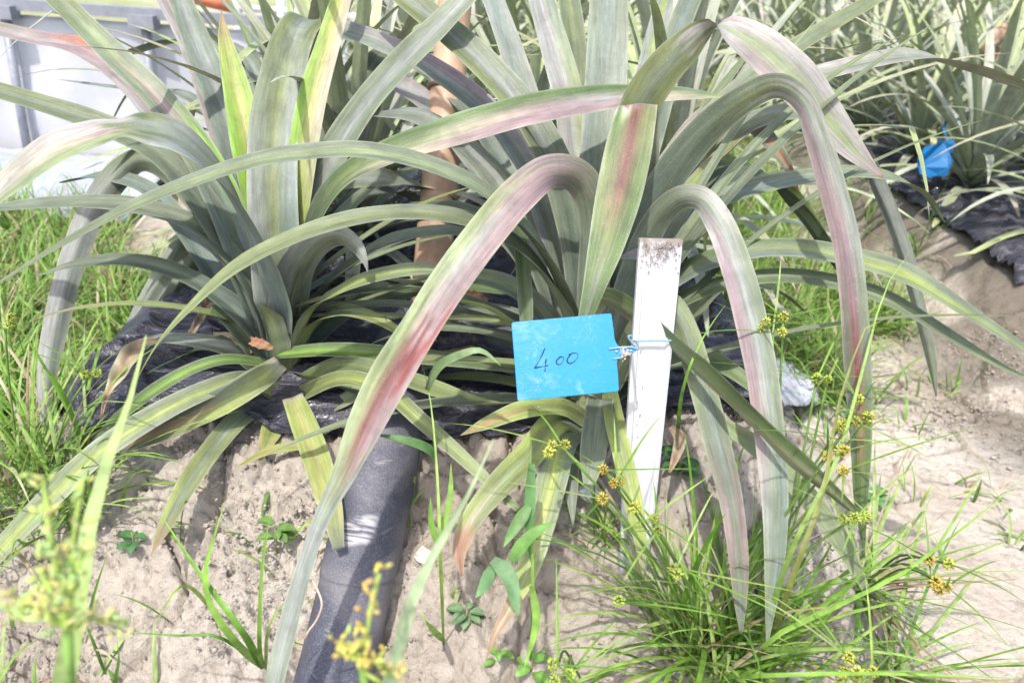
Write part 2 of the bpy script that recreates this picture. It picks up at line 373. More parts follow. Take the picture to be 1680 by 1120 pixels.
A('0 bl;.4 sv/pp;.6 wh/pk;.75 or_/pk/pk;.85 pk/wh;1 gl/pk',[(440,590,1.18,36),(400,450,1.2,50),(350,330,1.22,50),(270,210,1.25,42),(195,125,1.27,36),(130,80,1.28,38),(60,65,1.3,34),(-40,40,1.32,24)],k=.4)
A('0 bl;.5 gl;1 ol/gl/ol',[(445,590,1.14,40),(405,470,1.1,52),(340,350,1.07,50),(260,255,1.05,44),(160,205,1.04,40),(60,170,1.04,36),(-60,135,1.05,30)],k=.35)
A('0 bl;@3 gl/sv/bl;@4.5 sv/gl;@5.6 ol/gl;@6 gn/ol/gn;@6.4 wh/pk/bg;@8 wh/cr/bg;@11 cr/wh/bg',[(455,585,1.13,40),(438,490,1.08,70),(408,390,1.02,76),(360,300,.98,70),(295,235,.95,58),(235,215,.93,50),(200,213,.92,30),(160,222,.91,44),(90,248,.9,54),(20,300,.9,44),(-50,370,.9,20)],k=.5,gut=.28)
A('0 bl;.3 sv/ol/bl;.55 gl/ol/sv;.8 ol/sv/ol;1 gd/ol',[(462,588,1.13,50),(458,500,1.1,78),(452,400,1.08,84),(448,300,1.08,84),(452,200,1.1,82),(468,110,1.14,72),(486,55,1.19,64),(506,34,1.25,52),(524,42,1.3,36),(534,70,1.34,10)],gut=.42,wave=.01)
A('0 bl;.3 yg/lg;.55 lg/yl/cr;1 yg/yl/cr',[(470,560,1.13,36),(480,400,1.10,44),(495,270,1.09,50),(514,160,1.1,48),(540,70,1.12,40),(572,-40,1.15,30)])
A('0 lg/yg;.5 lg/yl/lg;.8 yg;1 br',[(436,420,1.09,30),(424,330,1.09,52),(408,240,1.09,60),(389,150,1.1,46),(370,70,1.12,24),(363,18,1.13,1)],k=.6,gut=.45,label='bright yellow-green pointed young leaf')
A('0 pk;1 wh/pk',[(430,480,1.2,40),(395,320,1.22,46),(340,150,1.26,40),(305,60,1.3,36),(255,-30,1.33,30)],k=.4)
A('0 bl;.5 gl/sv;1 gl/sv',[(475,580,1.16,36),(482,480,1.14,52),(505,370,1.12,52),(548,260,1.1,50),(600,175,1.08,46),(660,105,1.06,44),(720,45,1.05,40),(790,-30,1.05,36)])
A('0 bl;@2 gd;@3 gn/ol/gn;@4.3 gn/bg/cr;@5 gn/cr/pk;@6 gn/pk/pk;@7 gn/wh/pk;@8 gn/cr/cr;@9 gl/bg/cr;@10 yg',[(478,585,1.14,34),(490,470,1.1,44),(515,370,1.05,44),(560,295,1.01,40),(640,250,.97,44),(760,212,.94,52),(880,180,.96,56),(990,162,1.0,48),(1080,155,1.04,34),(1150,156,1.06,18),(1195,160,1.08,1)],k=.55,gut=.22,label='long arching leaf striped green and pinkish cream')
A('0 bl;.5 gl;1 gl',[(450,592,1.13,30),(425,500,1.1,38),(385,430,1.08,38),(325,375,1.06,34),(240,345,1.05,30),(150,335,1.04,28),(50,338,1.04,26),(-50,350,1.05,20)],k=.25)
A('0 bl;.6 gd/gl;1 gl',[(448,600,1.12,40),(410,535,1.1,40),(350,482,1.08,32),(280,445,1.07,28),(200,428,1.06,24),(120,436,1.06,16),(55,455,1.06,1)],k=.3)
A('0 bl;.35 gl;.5 gn/gl/gd;.6 sv;1 wh/sv/gl',[(446,590,1.16,34),(400,470,1.2,46),(340,350,1.22,50),(285,285,1.23,46),(232,262,1.23,40),(190,290,1.22,46),(150,350,1.2,46),(118,430,1.18,42),(92,530,1.16,40),(76,620,1.15,30),(72,700,1.14,8)],k=.9,h=(-.4,-1))
A('0 gl;.5 gl;1 sv/gl',[(446,580,1.24,30),(400,420,1.3,40),(370,350,1.32,40),(340,350,1.32,36),(300,400,1.3,36),(255,470,1.28,32),(215,540,1.27,22),(195,580,1.26,3)],k=.9,h=(-.4,-1))
A('0 gl;.5 gl;1 gd/gl',[(452,580,1.26,30),(420,430,1.33,40),(390,365,1.36,38),(350,370,1.36,34),(315,430,1.35,32),(280,490,1.33,28),(262,560,1.32,16),(258,600,1.32,3)],k=.9,h=(-.4,-1))
A('0 gl;.3 sv/gl/gl;.8 sv/gl;1 sv',[(470,592,1.12,60),(475,520,1.09,70),(485,455,1.06,66),(512,410,1.03,54),(548,390,1.01,46),(580,402,1.0,30),(597,425,.99,12),(604,448,.99,1)],k=.6,gut=.45)
A('0 gl;.6 gl/bg;1 ol',[(452,600,1.11,44),(448,560,1.09,48),(440,525,1.07,38),(425,500,1.06,10)],gut=.5,label='short pale leaf bract with a torn tip')
A('0 bl;1 gl/bl',[(440,592,1.13,44),(400,520,1.12,44),(345,440,1.14,40),(290,360,1.17,36),(240,310,1.2,32),(170,290,1.24,28),(100,300,1.26,10)],k=.3)
A('0 gl;1 gl/sv',[(468,585,1.18,34),(478,440,1.24,40),(500,330,1.3,40),(560,300,1.34,34),(650,300,1.36,32),(730,330,1.37,26),(790,380,1.37,10)],k=.35)
A('0 gl;.5 gl;1 gd',[(478,585,1.15,32),(520,490,1.13,34),(590,428,1.1,28),(660,392,1.08,24),(740,380,1.06,18),(820,400,1.05,8)],k=.3)
A('0 gl;.5 bg/yg;1 gl',[(480,600,1.12,26),(512,512,1.08,26),(560,478,1.05,24),(620,455,1.03,26),(700,444,1.02,22),(780,462,1.02,10)],k=.35)
A('0 ol;.5 ol/gl;1 yg',[(480,610,1.12,30),(515,540,1.1,26),(555,512,1.08,24),(600,518,1.07,22),(650,542,1.06,14),(690,575,1.06,2)],k=.35)
A('0 gd;1 gn',[(482,600,1.16,30),(560,520,1.18,30),(650,485,1.2,30),(740,470,1.22,22),(830,480,1.24,8)],k=.3)
A('0 gn;.5 gn/lg;.8 gn;1 gl',[(452,600,1.10,16),(380,590,1.06,18),(320,604,1.04,20),(255,640,1.03,22),(190,690,1.03,18),(140,740,1.03,3)],k=.5)
A('0 gn/lg;.6 gn;1 gl/gn',[(455,582,1.1,18),(540,576,1.08,26),(640,583,1.07,28),(740,592,1.07,24),(850,606,1.08,14)],k=.4)
A('0 ol;.4 gl/yg;1 bg/yg',[(455,650,1.1,34),(400,624,1.05,30),(330,645,1.02,34),(250,685,1.0,38),(160,745,.97,40),(70,830,.93,38),(-30,935,.9,30)],k=.6)
A('0 cr/sv;.1 ol/yg;.35 gd/ol/yg;.7 gd/br/ol;1 gd/br',[(460,596,1.05,30),(425,622,1.03,42),(370,655,1.02,46),(310,685,1.02,42),(250,712,1.02,34),(195,735,1.02,18)],k=.75,gut=.2,label='broad cut leaf dusted with soil')
A('0 gl;.4 ol/gl;.8 yg/gl/ol;1 br',[(450,665,1.12,40),(400,682,1.06,36),(350,735,1.02,36),(305,800,.98,34),(270,865,.95,22),(248,910,.93,1)],k=.6)
A('0 ol;.5 yg/ol;1 br/yg',[(462,670,1.1,42),(450,698,1.07,40),(438,725,1.05,28),(426,755,1.03,6)],k=.7)
A('0 cr;.06 yg/yl;.4 yg/yl/yg;.75 yl/yg;1 gl',[(480,652,1.05,34),(500,700,1.02,44),(522,760,.99,46),(542,830,.95,40),(556,900,.92,18)],k=.8,gut=.25,label='yellowing leaf with a cut end')
A('0 ol;.5 gn/ol;1 yg/ol',[(482,640,1.12,34),(560,600,1.07,32),(640,614,1.05,28),(720,640,1.03,28),(780,658,1.02,16),(828,662,1.02,2)],k=.6)
A('0 ol;.5 ol/yg;1 bg',[(480,655,1.1,30),(560,622,1.04,28),(630,640,1.0,30),(690,690,.97,28),(760,752,.95,24),(850,835,.93,12)],k=.6)
A('0 gl;.6 bg;1 br',[(470,670,1.12,28),(540,668,1.08,24),(600,640,1.07,26),(690,600,1.1,24),(780,570,1.12,10)],k=.4)
A('0 yg;1 yg/br',[(470,672,1.1,20),(520,720,1.06,18),(440,740,1.03,14),(390,765,1.0,3)],k=.6)
A('0 gl;.5 gl/sv;1 sv',[(440,630,1.14,30),(390,580,1.11,32),(330,562,1.1,26),(270,556,1.1,18),(225,560,1.1,6)],k=.4)
A('0 gd;.6 gd/gl;1 gn',[(440,620,1.13,30),(405,560,1.1,34),(370,520,1.09,26),(345,505,1.08,10)],k=.5)
A('0 bl;1 gl',[(470,585,1.2,30),(470,430,1.3,36),(455,280,1.4,36),(420,170,1.5,32),(400,110,1.55,30),(420,85,1.6,28)],k=.4)
A('0 gl;1 gd',[(470,585,1.2,30),(500,420,1.28,36),(540,230,1.38,36),(600,120,1.46,34),(650,60,1.5,20)],k=.4)
for pts in ([(445,595,1.16,26),(395,470,1.22,30),(340,330,1.3,28),(260,240,1.36,22),(170,215,1.4,16),(95,230,1.42,1)],
            [(450,590,1.2,26),(420,400,1.3,30),(380,240,1.38,28),(310,160,1.44,20),(230,150,1.48,14),(90,130,1.5,1)],
            [(455,590,1.2,26),(450,400,1.34,30),(440,220,1.45,28),(400,90,1.55,22),(300,70,1.6,18),(210,88,1.6,10)],
            [(460,595,1.2,26),(500,450,1.3,30),(580,330,1.4,30),(660,320,1.45,24),(720,370,1.45,12)]):
    A('0 bl;1 gl/sv',pts,k=.2)
# ---- right plant
B0=P(965,700,1.08); B0.z=gz(B0.x,B0.y)
plantB=thing('pineapple_plant',B0,'big pineapple plant behind the blue tag with long drooping pink-striped leaves','pineapple plant')
core(plantB,P(965,712,1.09),P(965,560,1.08),.030,.024,2)
def B(pal,pts,**k): return tleaf(plantB,pal,pts,**k)
B('0 bl;.4 bl/gl/sv;1 gl/bl/gl',[(970,600,1.08,40),(968,500,1.07,56),(972,380,1.07,62),(985,240,1.08,68),(995,110,1.1,70),(1000,-40,1.14,62)],gut=.2)
B('0 bl;.4 wh/sv/yg;1 sv/wh/bl',[(962,600,1.1,36),(958,470,1.1,48),(950,330,1.11,54),(935,180,1.13,54),(910,80,1.15,50),(875,-40,1.18,40)],gut=.4)
B('0 ol;.5 ol/gd;1 gd/ol',[(965,560,1.14,34),(962,300,1.2,44),(948,120,1.24,42),(928,-40,1.3,36)])
B('0 bl;.35 gl/gd;.6 gl/sv/ol;1 ol/gl/ol',[(955,610,1.07,40),(955,500,1.05,58),(940,380,1.04,62),(905,265,1.04,58),(850,170,1.05,54),(770,85,1.07,50),(670,0,1.1,44),(610,-50,1.12,36)])
B('0 gl;.4 sv/gl;.7 pp/sv/gl;1 sv/gl',[(945,610,1.09,36),(930,500,1.09,50),(905,390,1.1,50),(865,280,1.12,46),(800,185,1.14,42),(710,115,1.16,38),(620,70,1.18,34),(540,40,1.2,28)],k=.4)
B('0 gl;.5 gl/sv;1 sv/gl',[(940,620,1.1,36),(915,520,1.12,46),(880,420,1.14,48),(830,320,1.16,46),(760,240,1.18,38),(690,195,1.2,30),(620,190,1.22,18)],k=.4)
B('0 gl;.5 gl/bg;1 gl/ol/gl',[(945,600,1.05,30),(925,500,1.0,40),(880,405,.96,40),(800,325,.93,36),(710,278,.91,32),(600,252,.9,30),(490,256,.9,30),(400,274,.9,30),(300,308,.9,28),(200,350,.9,24),(90,410,.91,17),(-10,470,.92,8)],k=.35,h=(-1,-.2),wave=0,label='very long thin leaf arching left across the other plant')
B('0 gl;.5 gl/ol;1 yg/gl',[(945,620,1.04,30),(925,520,1.0,38),(880,440,.97,34),(815,385,.94,30),(740,358,.92,28),(650,352,.91,26),(560,366,.9,28),(470,397,.9,26),(390,440,.9,24),(320,500,.9,18),(260,565,.91,10),(215,640,.92,2)],k=.35,h=(-1,-.2),wave=0)
B('0 bl;@2.5 gl;@4 pp/pk/pp;@5 ol/pk/pk;@6 bg/sv/pk;@7.6 bg/pk/pk;@8 gn/dr/rd;@8.8 ol/dr/rd;@9.2 bg/dr/pk;@10.5 bg/dr/pk;@11.3 gl/bg;@12 sv;@17 gl/sv',
  [(962,600,1.05,36),(972,480,1.02,54),(978,370,.98,58),(955,298,.95,58),(905,282,.92,58),(850,320,.9,64),(790,390,.88,66),(730,472,.86,66),(690,535,.85,64),(642,612,.84,70),(602,690,.83,62),(567,770,.82,42),(528,850,.81,28),(496,940,.8,28),(471,1030,.79,32),(448,1130,.78,30),(435,1230,.78,5)],k=.85,gut=.2,h=(-.6,-1),label='broad drooping leaf with a red and pink midstripe')
B('0 bl;@3 ol/gl;@5.5 ol/gl/ol;@6.2 wh;@7 wh/sv/pk;@8.5 wh/bg/wh;@10 pk/bg/wh;@12 wh/bg;@13.4 pk/wh;@14 or_/pk',[(985,590,1.07,36),(1000,470,1.05,50),(1020,320,1.03,58),(1045,190,.985,66),(1085,120,.96,64),(1128,75,.95,56),(1156,50,.945,36),(1174,43,.94,20),(1205,52,.937,48),(1250,80,.935,66),(1305,130,.925,72),(1350,185,.92,60),(1395,240,.92,40),(1430,275,.92,16),(1448,292,.92,2)],k=.85,gut=.18,h=(.8,-.6),n=110,cont=False,label='wide folded leaf with a pale pinkish white underside tip')
B('0 gl;@1 gl;@1.9 gl;@2 rd/or_/rd;@2.12 wh/pk/pk;@2.5 bg/pk/ol;@3.1 gn/dr/ol;@5 ol/dr/gn;@6 gn/ol/gn;@7 gn/gl',[(1035,420,1.03,60),(1048,270,.98,64),(1048,176,.935,62),(1042,190,.915,70),(1030,250,.9,78),(1015,320,.89,76),(995,400,.88,60),(975,470,.87,38),(958,530,.87,22)],gut=.12,n=110,sfix=(1,.12,0),label='olive leaf folded sharply at a reddish crease and hanging down')
B('0 bl;@3.5 gd;@5 gl/ol;@6 wh/gl;@7 pk/sv/gl;@8.5 pk/pk/sv;@9.5 pk/pp/gl;@11 gl/rd/gl;@12 gl/br/gn;@12.7 gn;@14 gn/gd',[(990,600,1.06,36),(1020,460,1.02,52),(1075,330,.98,58),(1140,235,.95,56),(1210,172,.92,50),(1270,142,.9,42),(1315,165,.88,38),(1340,225,.87,42),(1365,310,.86,44),(1388,400,.85,44),(1400,500,.84,44),(1406,600,.84,44),(1412,720,.84,34),(1412,820,.84,22),(1418,915,.84,2)],k=.8,gut=.25,h=(1,-.4),label='hanging leaf with a pink left stripe, furthest right of the foreground')
B('0 bl;@3 gl;@4.5 wh/gl;@5.5 pp/sv/gl;@8.5 pk/sv/gl;@10 sv/gl/bl;@12 gl/bl;@14 gl',[(990,620,1.05,36),(1020,510,1.02,48),(1060,395,.98,48),(1100,335,.94,42),(1145,325,.91,42),(1180,365,.89,48),(1210,440,.87,52),(1234,530,.86,54),(1252,620,.85,52),(1264,720,.84,50),(1272,820,.83,44),(1272,900,.83,36),(1268,960,.83,26),(1262,1020,.83,12),(1258,1060,.83,2)],k=.8,gut=.28,h=(.6,-1),label='hanging leaf with a pale pink left half beside the stake')
B('0 gl;.4 bg/gl;.6 gl/bl;.8 pk/gl;1 gl/bl',[(1000,640,1.04,36),(1050,540,.98,44),(1090,500,.94,46),(1125,545,.92,46),(1155,640,.9,46),(1180,735,.88,45),(1200,820,.87,40),(1212,910,.86,34),(1215,980,.86,24),(1216,1040,.86,4)],k=.8,h=(.5,-1))
B('0 bg;.3 gn/gl/cr;.6 gn/bg/cr;1 gn/cr',[(960,560,1.0,24),(985,492,.97,36),(1050,528,.935,44),(1105,574,.90,48),(1160,624,.86,50),(1215,675,.835,48),(1290,745,.805,36),(1370,812,.795,22),(1425,860,.79,3)],k=.55,sfix=(-.57,.82,.3),gut=.3,h=(1,-.6),label='diagonal leaf, dark green above and cream below, crossing the hanging leaves')
B('0 bg;1 bg/gl',[(1180,690,.95,20),(1250,740,.93,36),(1320,810,.91,36),(1380,890,.89,32),(1420,965,.88,14)],k=.8)
B('0 gl;.4 gn/gl/bl;.7 gl/yg/bg;1 gl/bg',[(1000,630,1.06,30),(1060,510,1.02,34),(1130,448,.99,34),(1210,418,.97,32),(1290,410,.96,32),(1380,422,.95,34),(1480,452,.94,36),(1570,505,.93,30),(1650,555,.93,22),(1720,600,.93,10)],k=.4,wave=0)
B('0 gl;.4 gn/gl;.7 gl/bg;1 bg',[(1000,640,1.07,28),(1060,545,1.03,30),(1120,495,1.0,28),(1200,465,.98,26),(1290,455,.97,26),(1380,468,.96,26),(1460,495,.95,26),(1550,548,.95,22),(1630,595,.95,14),(1690,622,.95,3)],k=.4,wave=0)
B('0 bl;.6 gl/bl;1 ol/gl',[(1005,600,1.08,30),(1060,450,1.06,36),(1120,365,1.05,34),(1200,322,1.04,30),(1290,298,1.03,28),(1380,285,1.03,24),(1450,290,1.03,22),(1510,315,1.03,16),(1550,365,1.03,2)],k=.4,wave=0)
B('0 bl;.3 bg/gl;.6 wh/gl;1 ol/sv/ol',[(995,570,1.12,36),(1050,400,1.12,44),(1130,250,1.12,44),(1210,180,1.12,40),(1290,143,1.12,34),(1390,112,1.12,30),(1500,95,1.12,32),(1590,117,1.12,34),(1680,148,1.12,28),(1760,175,1.12,20)],k=.4,wave=0)
B('0 bl;.5 gl;1 ol/gl',[(985,560,1.14,36),(1030,400,1.15,44),(1100,270,1.16,42),(1180,180,1.17,38),(1260,110,1.18,34),(1350,50,1.2,28),(1460,-15,1.22,22)],k=.45)
B('0 gl;.4 gl/ol;.7 sv;1 gl',[(990,600,1.14,36),(1040,440,1.2,44),(1120,300,1.24,42),(1210,215,1.26,36),(1310,190,1.26,30),(1400,240,1.24,26),(1445,320,1.22,26),(1480,410,1.2,26),(1505,500,1.18,22),(1525,580,1.16,18),(1536,650,1.15,2)],k=.5,label='thin blue-grey leaf hanging over the path')
B('0 sv;1 sv/pp',[(1095,440,.98,20),(1072,425,.97,34),(1045,418,.96,20),(1012,424,.95,1)],k=.7)
B('0 gd;.5 gn;1 gl/gn',[(845,330,1.0,16),(852,380,1.0,24),(858,440,1.0,26),(862,500,1.0,26),(864,540,1.0,20)],k=.8)
B('0 ol;.5 yg/ol;1 ol/or_',[(960,690,1.04,30),(920,668,1.0,30),(860,672,.97,32),(800,694,.96,22),(755,714,.95,1)],k=.7)
B('0 ol;.3 yg/ol;.6 ol/bg;.8 yg/cr/ol;.84 br;1 br/dr',[(962,700,1.05,36),(915,690,1.0,46),(870,745,.96,50),(820,795,.93,46),(775,850,.91,36),(755,900,.9,26),(757,945,.89,2)],k=.7)
B('0 gl;.3 gl/yg;.6 bg/yl;.75 yg/bg;.85 br/cr;1 br',[(960,705,1.04,40),(925,720,.99,52),(905,790,.95,54),(888,860,.92,48),(868,930,.9,38),(840,990,.88,24),(812,1040,.87,12),(798,1082,.87,1)],k=.75)
B('0 gl;1 gl/sv',[(955,690,1.04,22),(942,740,1.0,22),(938,800,.97,22),(940,865,.95,2)],k=.7)
B('0 gd/gl;.6 gl;1 bg/sv',[(985,655,.99,46),(978,700,.97,46),(972,750,.95,44),(966,795,.93,20)],k=.8,gut=.4)
B('0 ol;.4 yg/bg;.8 yg;1 cr',[(1000,640,1.02,26),(1008,690,.96,34),(1022,750,.93,34),(1040,830,.91,32),(1052,900,.9,18),(1055,950,.9,1)],k=.8)
B('0 gl;.5 gl/bg;1 ol',[(945,640,1.06,34),(905,540,1.05,36),(850,480,1.05,34),(780,456,1.05,26),(720,470,1.05,16),(680,500,1.05,3)],k=.35)
B('0 gd;1 gl',[(945,640,1.1,36),(900,560,1.12,36),(830,520,1.14,32),(740,520,1.16,26),(660,540,1.17,12)],k=.3)
B('0 gl;1 gd',[(940,630,1.12,36),(900,500,1.18,40),(840,400,1.22,38),(760,350,1.26,32),(670,340,1.28,16)],k=.3)
B('0 ol;1 yg',[(930,600,1.06,10),(840,530,1.04,9),(800,505,1.04,8),(750,492,1.04,6)],k=.5)
B('0 gd;.5 gn;1 bg',[(1005,650,1.08,34),(1080,600,1.08,36),(1160,590,1.1,32),(1240,640,1.08,20),(1290,700,1.06,3)],k=.5)
B('0 gl;.5 gd;1 gn/gl',[(1000,600,1.12,36),(1080,420,1.14,38),(1160,310,1.16,36),(1240,290,1.17,32),(1310,350,1.15,28),(1370,430,1.13,18),(1400,480,1.12,2)],k=.4)
B('0 gl;.5 yg/gl;1 gn/gl',[(1000,600,1.14,36),(1080,380,1.2,38),(1150,275,1.24,34),(1230,285,1.25,34),(1300,330,1.24,30),(1360,410,1.22,16),(1385,450,1.2,3)],k=.5)
B('0 pp;.5 pk/gl;1 gl/or_',[(1000,560,1.16,36),(1060,350,1.22,40),(1140,210,1.26,38),(1200,185,1.28,34),(1245,215,1.28,30),(1285,260,1.27,20),(1310,310,1.26,2)],k=.6)
B('0 bl;1 gl/bl',[(985,560,1.16,36),(1040,330,1.22,44),(1080,180,1.28,44),(1110,60,1.32,40),(1150,-40,1.36,34)])
B('0 bl;1 sv/yg',[(985,560,1.18,36),(1030,300,1.26,40),(1060,130,1.32,38),(1090,0,1.38,30)])
B('0 gl;1 sv/bl',[(975,560,1.16,36),(925,360,1.22,44),(870,180,1.26,44),(830,60,1.3,40),(790,-50,1.36,34)])
B('0 bl;1 gl',[(970,560,1.18,36),(900,400,1.26,40),(820,260,1.32,38),(740,150,1.38,34),(640,80,1.42,28),(560,60,1.45,20)],k=.3)
B('0 bl;.5 sv;1 pp/sv',[(965,560,1.18,36),(870,400,1.28,40),(780,270,1.34,38),(700,170,1.38,36),(640,140,1.4,34),(600,170,1.4,26),(565,220,1.4,10)],k=.5)
B('0 gl;1 gl/yg',[(1000,620,1.1,30),(1100,560,1.12,30),(1180,470,1.16,26),(1260,470,1.18,20),(1330,520,1.18,3)],k=.4)
# ------------------------------------------------------------------ rosettes for the plants behind
def rosette_meshes(seed,nl=46,L0=.68,W0=.033,tone=None,seg=16):
    rr=random.Random(seed); out=[]
    tones=['0 bl;.5 sv/gl;1 bg','0 gl;.6 bg;1 bg/ol','0 bl;.4 sv;1 sv/bg','0 gl;.5 gl;1 bg/yg','0 bl;.5 sv/bg;1 pk/sv','0 gl;.5 bg/gl;1 pk/bg']
    for i in range(nl):
        f=i/(nl-1); az=i*2.39996+rr.uniform(-.2,.2); h=np.array([math.cos(az),math.sin(az),0])
        inc=R(8+62*f**1.2+rr.uniform(-6,6)); bend=R(rr.uniform(70,125))*(.35+.65*f); L=L0*(.65+.45*math.sin(math.pi*min(1,f*.9+.2)))*rr.uniform(.85,1.12)
        p=np.array([0,0,.03+.09*(1-f)])+h*.012; pts=[p]; a=inc; sd_=rr.uniform(-.25,.25); fold=rr.uniform(.45,.8) if rr.random()<.22 else 9
        for s in range(1,seg):
            q=s/seg; a=inc+bend*q**1.35+(R(55) if q>fold else 0); p=p+(h*math.sin(a)+np.array([-h[1],h[0],0])*sd_*q*.5+np.array([0,0,math.cos(a)]))*L/seg; pts.append(p.copy())
            if p[2]<.01: p[2]=.01
        C=np.array(pts); q=np.linspace(0,1,seg); W=W0*np.clip(np.minimum(1,.6+2*q)*(1-q**2.2)**.8,.01,1)
        out.append(leaf_geo(C,W,rr.choice(tones) if not tone else tone,None,gut=.35,seed=seed*50+i,h=h[:2],wave=.02))
    return [(v,f,np.clip(k*np.array([1.6,1.55,1.4])+.03,0,.7),u) for v,f,k,u in out]
PROT={}
def plant(loc,label,group,seed,sc=1,rot=0,merged=False,L0=.68,nl=46):
    key=(seed,merged)
    if key not in PROT:
        G_=rosette_meshes(seed,nl,L0)
        if merged:
            V=[];F=[];K=[];U=[];n=0
            for v,f,k,u in G_: V.append(v);F.append(f+n);K.append(k);U.append(u);n+=len(v)
            o=meshobj('pineapple_plant',np.vstack(V),np.vstack(F),M_leaf,col=np.vstack(K),uv=np.vstack(U))
            COL.objects.unlink(o); PROT[key]=o
        else:
            ob=[]
            for v,f,k,u in G_:
                o=meshobj('leaf',v,f,M_leaf,col=k,uv=u); COL.objects.unlink(o); ob.append(o)
            PROT[key]=ob
    if merged:
        r=PROT[key].copy(); COL.objects.link(r)
    else:
        r=bpy.data.objects.new('pineapple_plant',None); COL.objects.link(r)
        for c in PROT[key]: d=c.copy(); COL.objects.link(d); d.parent=r
    r.location=loc; r.rotation_euler=(0,0,rot); r.scale=(sc,)*3
    return tag(r,label,'pineapple plant',group)
def gp(x,y,dz=0): return Vector((x,y,gz(x,y)+dz))
plant(gp(-.33,1.52),'pineapple plant half hidden behind the bamboo pole, between the two big plants','pineapple plants on the near bed',3,1.0,.3)
plant(gp(.30,1.62),'pineapple plant directly behind the big plant with the blue tag','pineapple plants on the near bed',4,1.05,1.3)
plant(gp(-.50,1.75),'pineapple plant directly behind the big left plant, in front of the white fence','pineapple plants on the near bed',5,.95,2.2)
far='row of pineapple plants further back along the near bed'
for i,(x,y) in enumerate([(.0,2.05),(.42,2.3),(-.32,2.5),(.1,2.8),(.5,3.1),(-.2,3.3),(.2,3.7),(.55,4.1),(-.1,4.4),(.3,5.),(-.2,5.6),(.5,6.)]):
    plant(gp(x,y),'pineapple plant in the crowded back part of the near bed',far,3+i%3,random.uniform(.95,1.12),i*1.9,merged=y>3.5)
plant(gp(1.50,2.05),'pineapple plant at the right edge rising over the far blue tag','pineapple plants on the right bed',4,1.0,.7)
plant(gp(1.42,2.55),'second pineapple plant of the right bed, behind the far blue tag','pineapple plants on the right bed',5,1.05,2.7)
for i in range(22):
    x=(1.4,1.95)[i%2]+random.uniform(-.06,.06); y=3.0+(i//2)*.48+random.uniform(-.08,.08)
    plant(gp(x,y),'pineapple plant far back in the right hand bed','pineapple plants far back on the right bed',3+i%3,random.uniform(.95,1.15),i*2.1,merged=y>3.6)
for i in range(24):
    x=(3.3,3.85)[i%2]+random.uniform(-.08,.08); y=3.2+(i//2)*.6+random.uniform(-.1,.1)
    plant(gp(x,y),'pineapple plant in the farthest right bed','pineapple plants in the farthest right bed',3+i%3,random.uniform(1,1.2),i*1.3,merged=True)
for i in range(22):
    x=-1.6+.62*(i%11)+random.uniform(-.1,.1); y=7.2+(i//11)*1.3+random.uniform(-.2,.2)
    plant(gp(x,y),'distant pineapple plant beyond the beds, near the horizon','distant pineapple plants',3+i%3,.85,i*1.7,merged=True)
def low_leaves(parent,cx,cy,seed,n,az0,az1,inc=(50,82),L=(.3,.62),W=(.016,.032)):
    rr=random.Random(seed); b=np.array([cx,cy,gz(cx,cy)])
    for i in range(n):
        az=R(az0+(az1-az0)*(i+rr.random()*.7)/n); h=np.array([math.cos(az),math.sin(az),0]); ic=R(rr.uniform(*inc)); LL=rr.uniform(*L); bd=R(rr.uniform(25,75))
        p=b+h*.02+np.array([0,0,rr.uniform(.03,.13)]); pts=[p]; sd_=rr.uniform(-.3,.3)
        for s_ in range(1,18):
            q=s_/18; a=ic+bd*q**1.4; p=p+(h*math.sin(a)+np.array([-h[1],h[0],0])*sd_*q+np.array([0,0,math.cos(a)]))*LL/18
            if p[2]<gz(p[0],p[1])+.012: p[2]=gz(p[0],p[1])+.012
            pts.append(p.copy())
        C=np.array(pts); q=np.linspace(0,1,18); w=rr.uniform(*W)*np.clip(np.minimum(1,.6+2*q)*(1-q**2.2)**.8,.02,1)
        V,F,K,U=leaf_geo(C,w,rr.choice(['0 ol;.5 ol/gl;1 yg/ol','0 gl;.6 gl/bg;1 ol','0 gd;.5 gl;1 bg','0 ol;.6 bg/yg;1 br/ol']),None,gut=.45,seed=seed*77+i,h=h[:2],wave=.03)
        meshobj('leaf',V,F,M_leaf,parent,col=K,uv=U)
low_leaves(plantA,A0.x,A0.y,5,8,-20,150); low_leaves(plantA,A0.x,A0.y,6,4,-40,30,(62,85),(.2,.42)); low_leaves(plantA,A0.x,A0.y,8,2,165,215,(62,85),(.2,.4))
low_leaves(plantB,B0.x,B0.y,7,8,-20,200); low_leaves(plantB,B0.x,B0.y,9,5,140,215,(60,82),(.22,.45)); low_leaves(plantB,B0.x,B0.y,16,7,0,80,(12,45),(.5,.75))
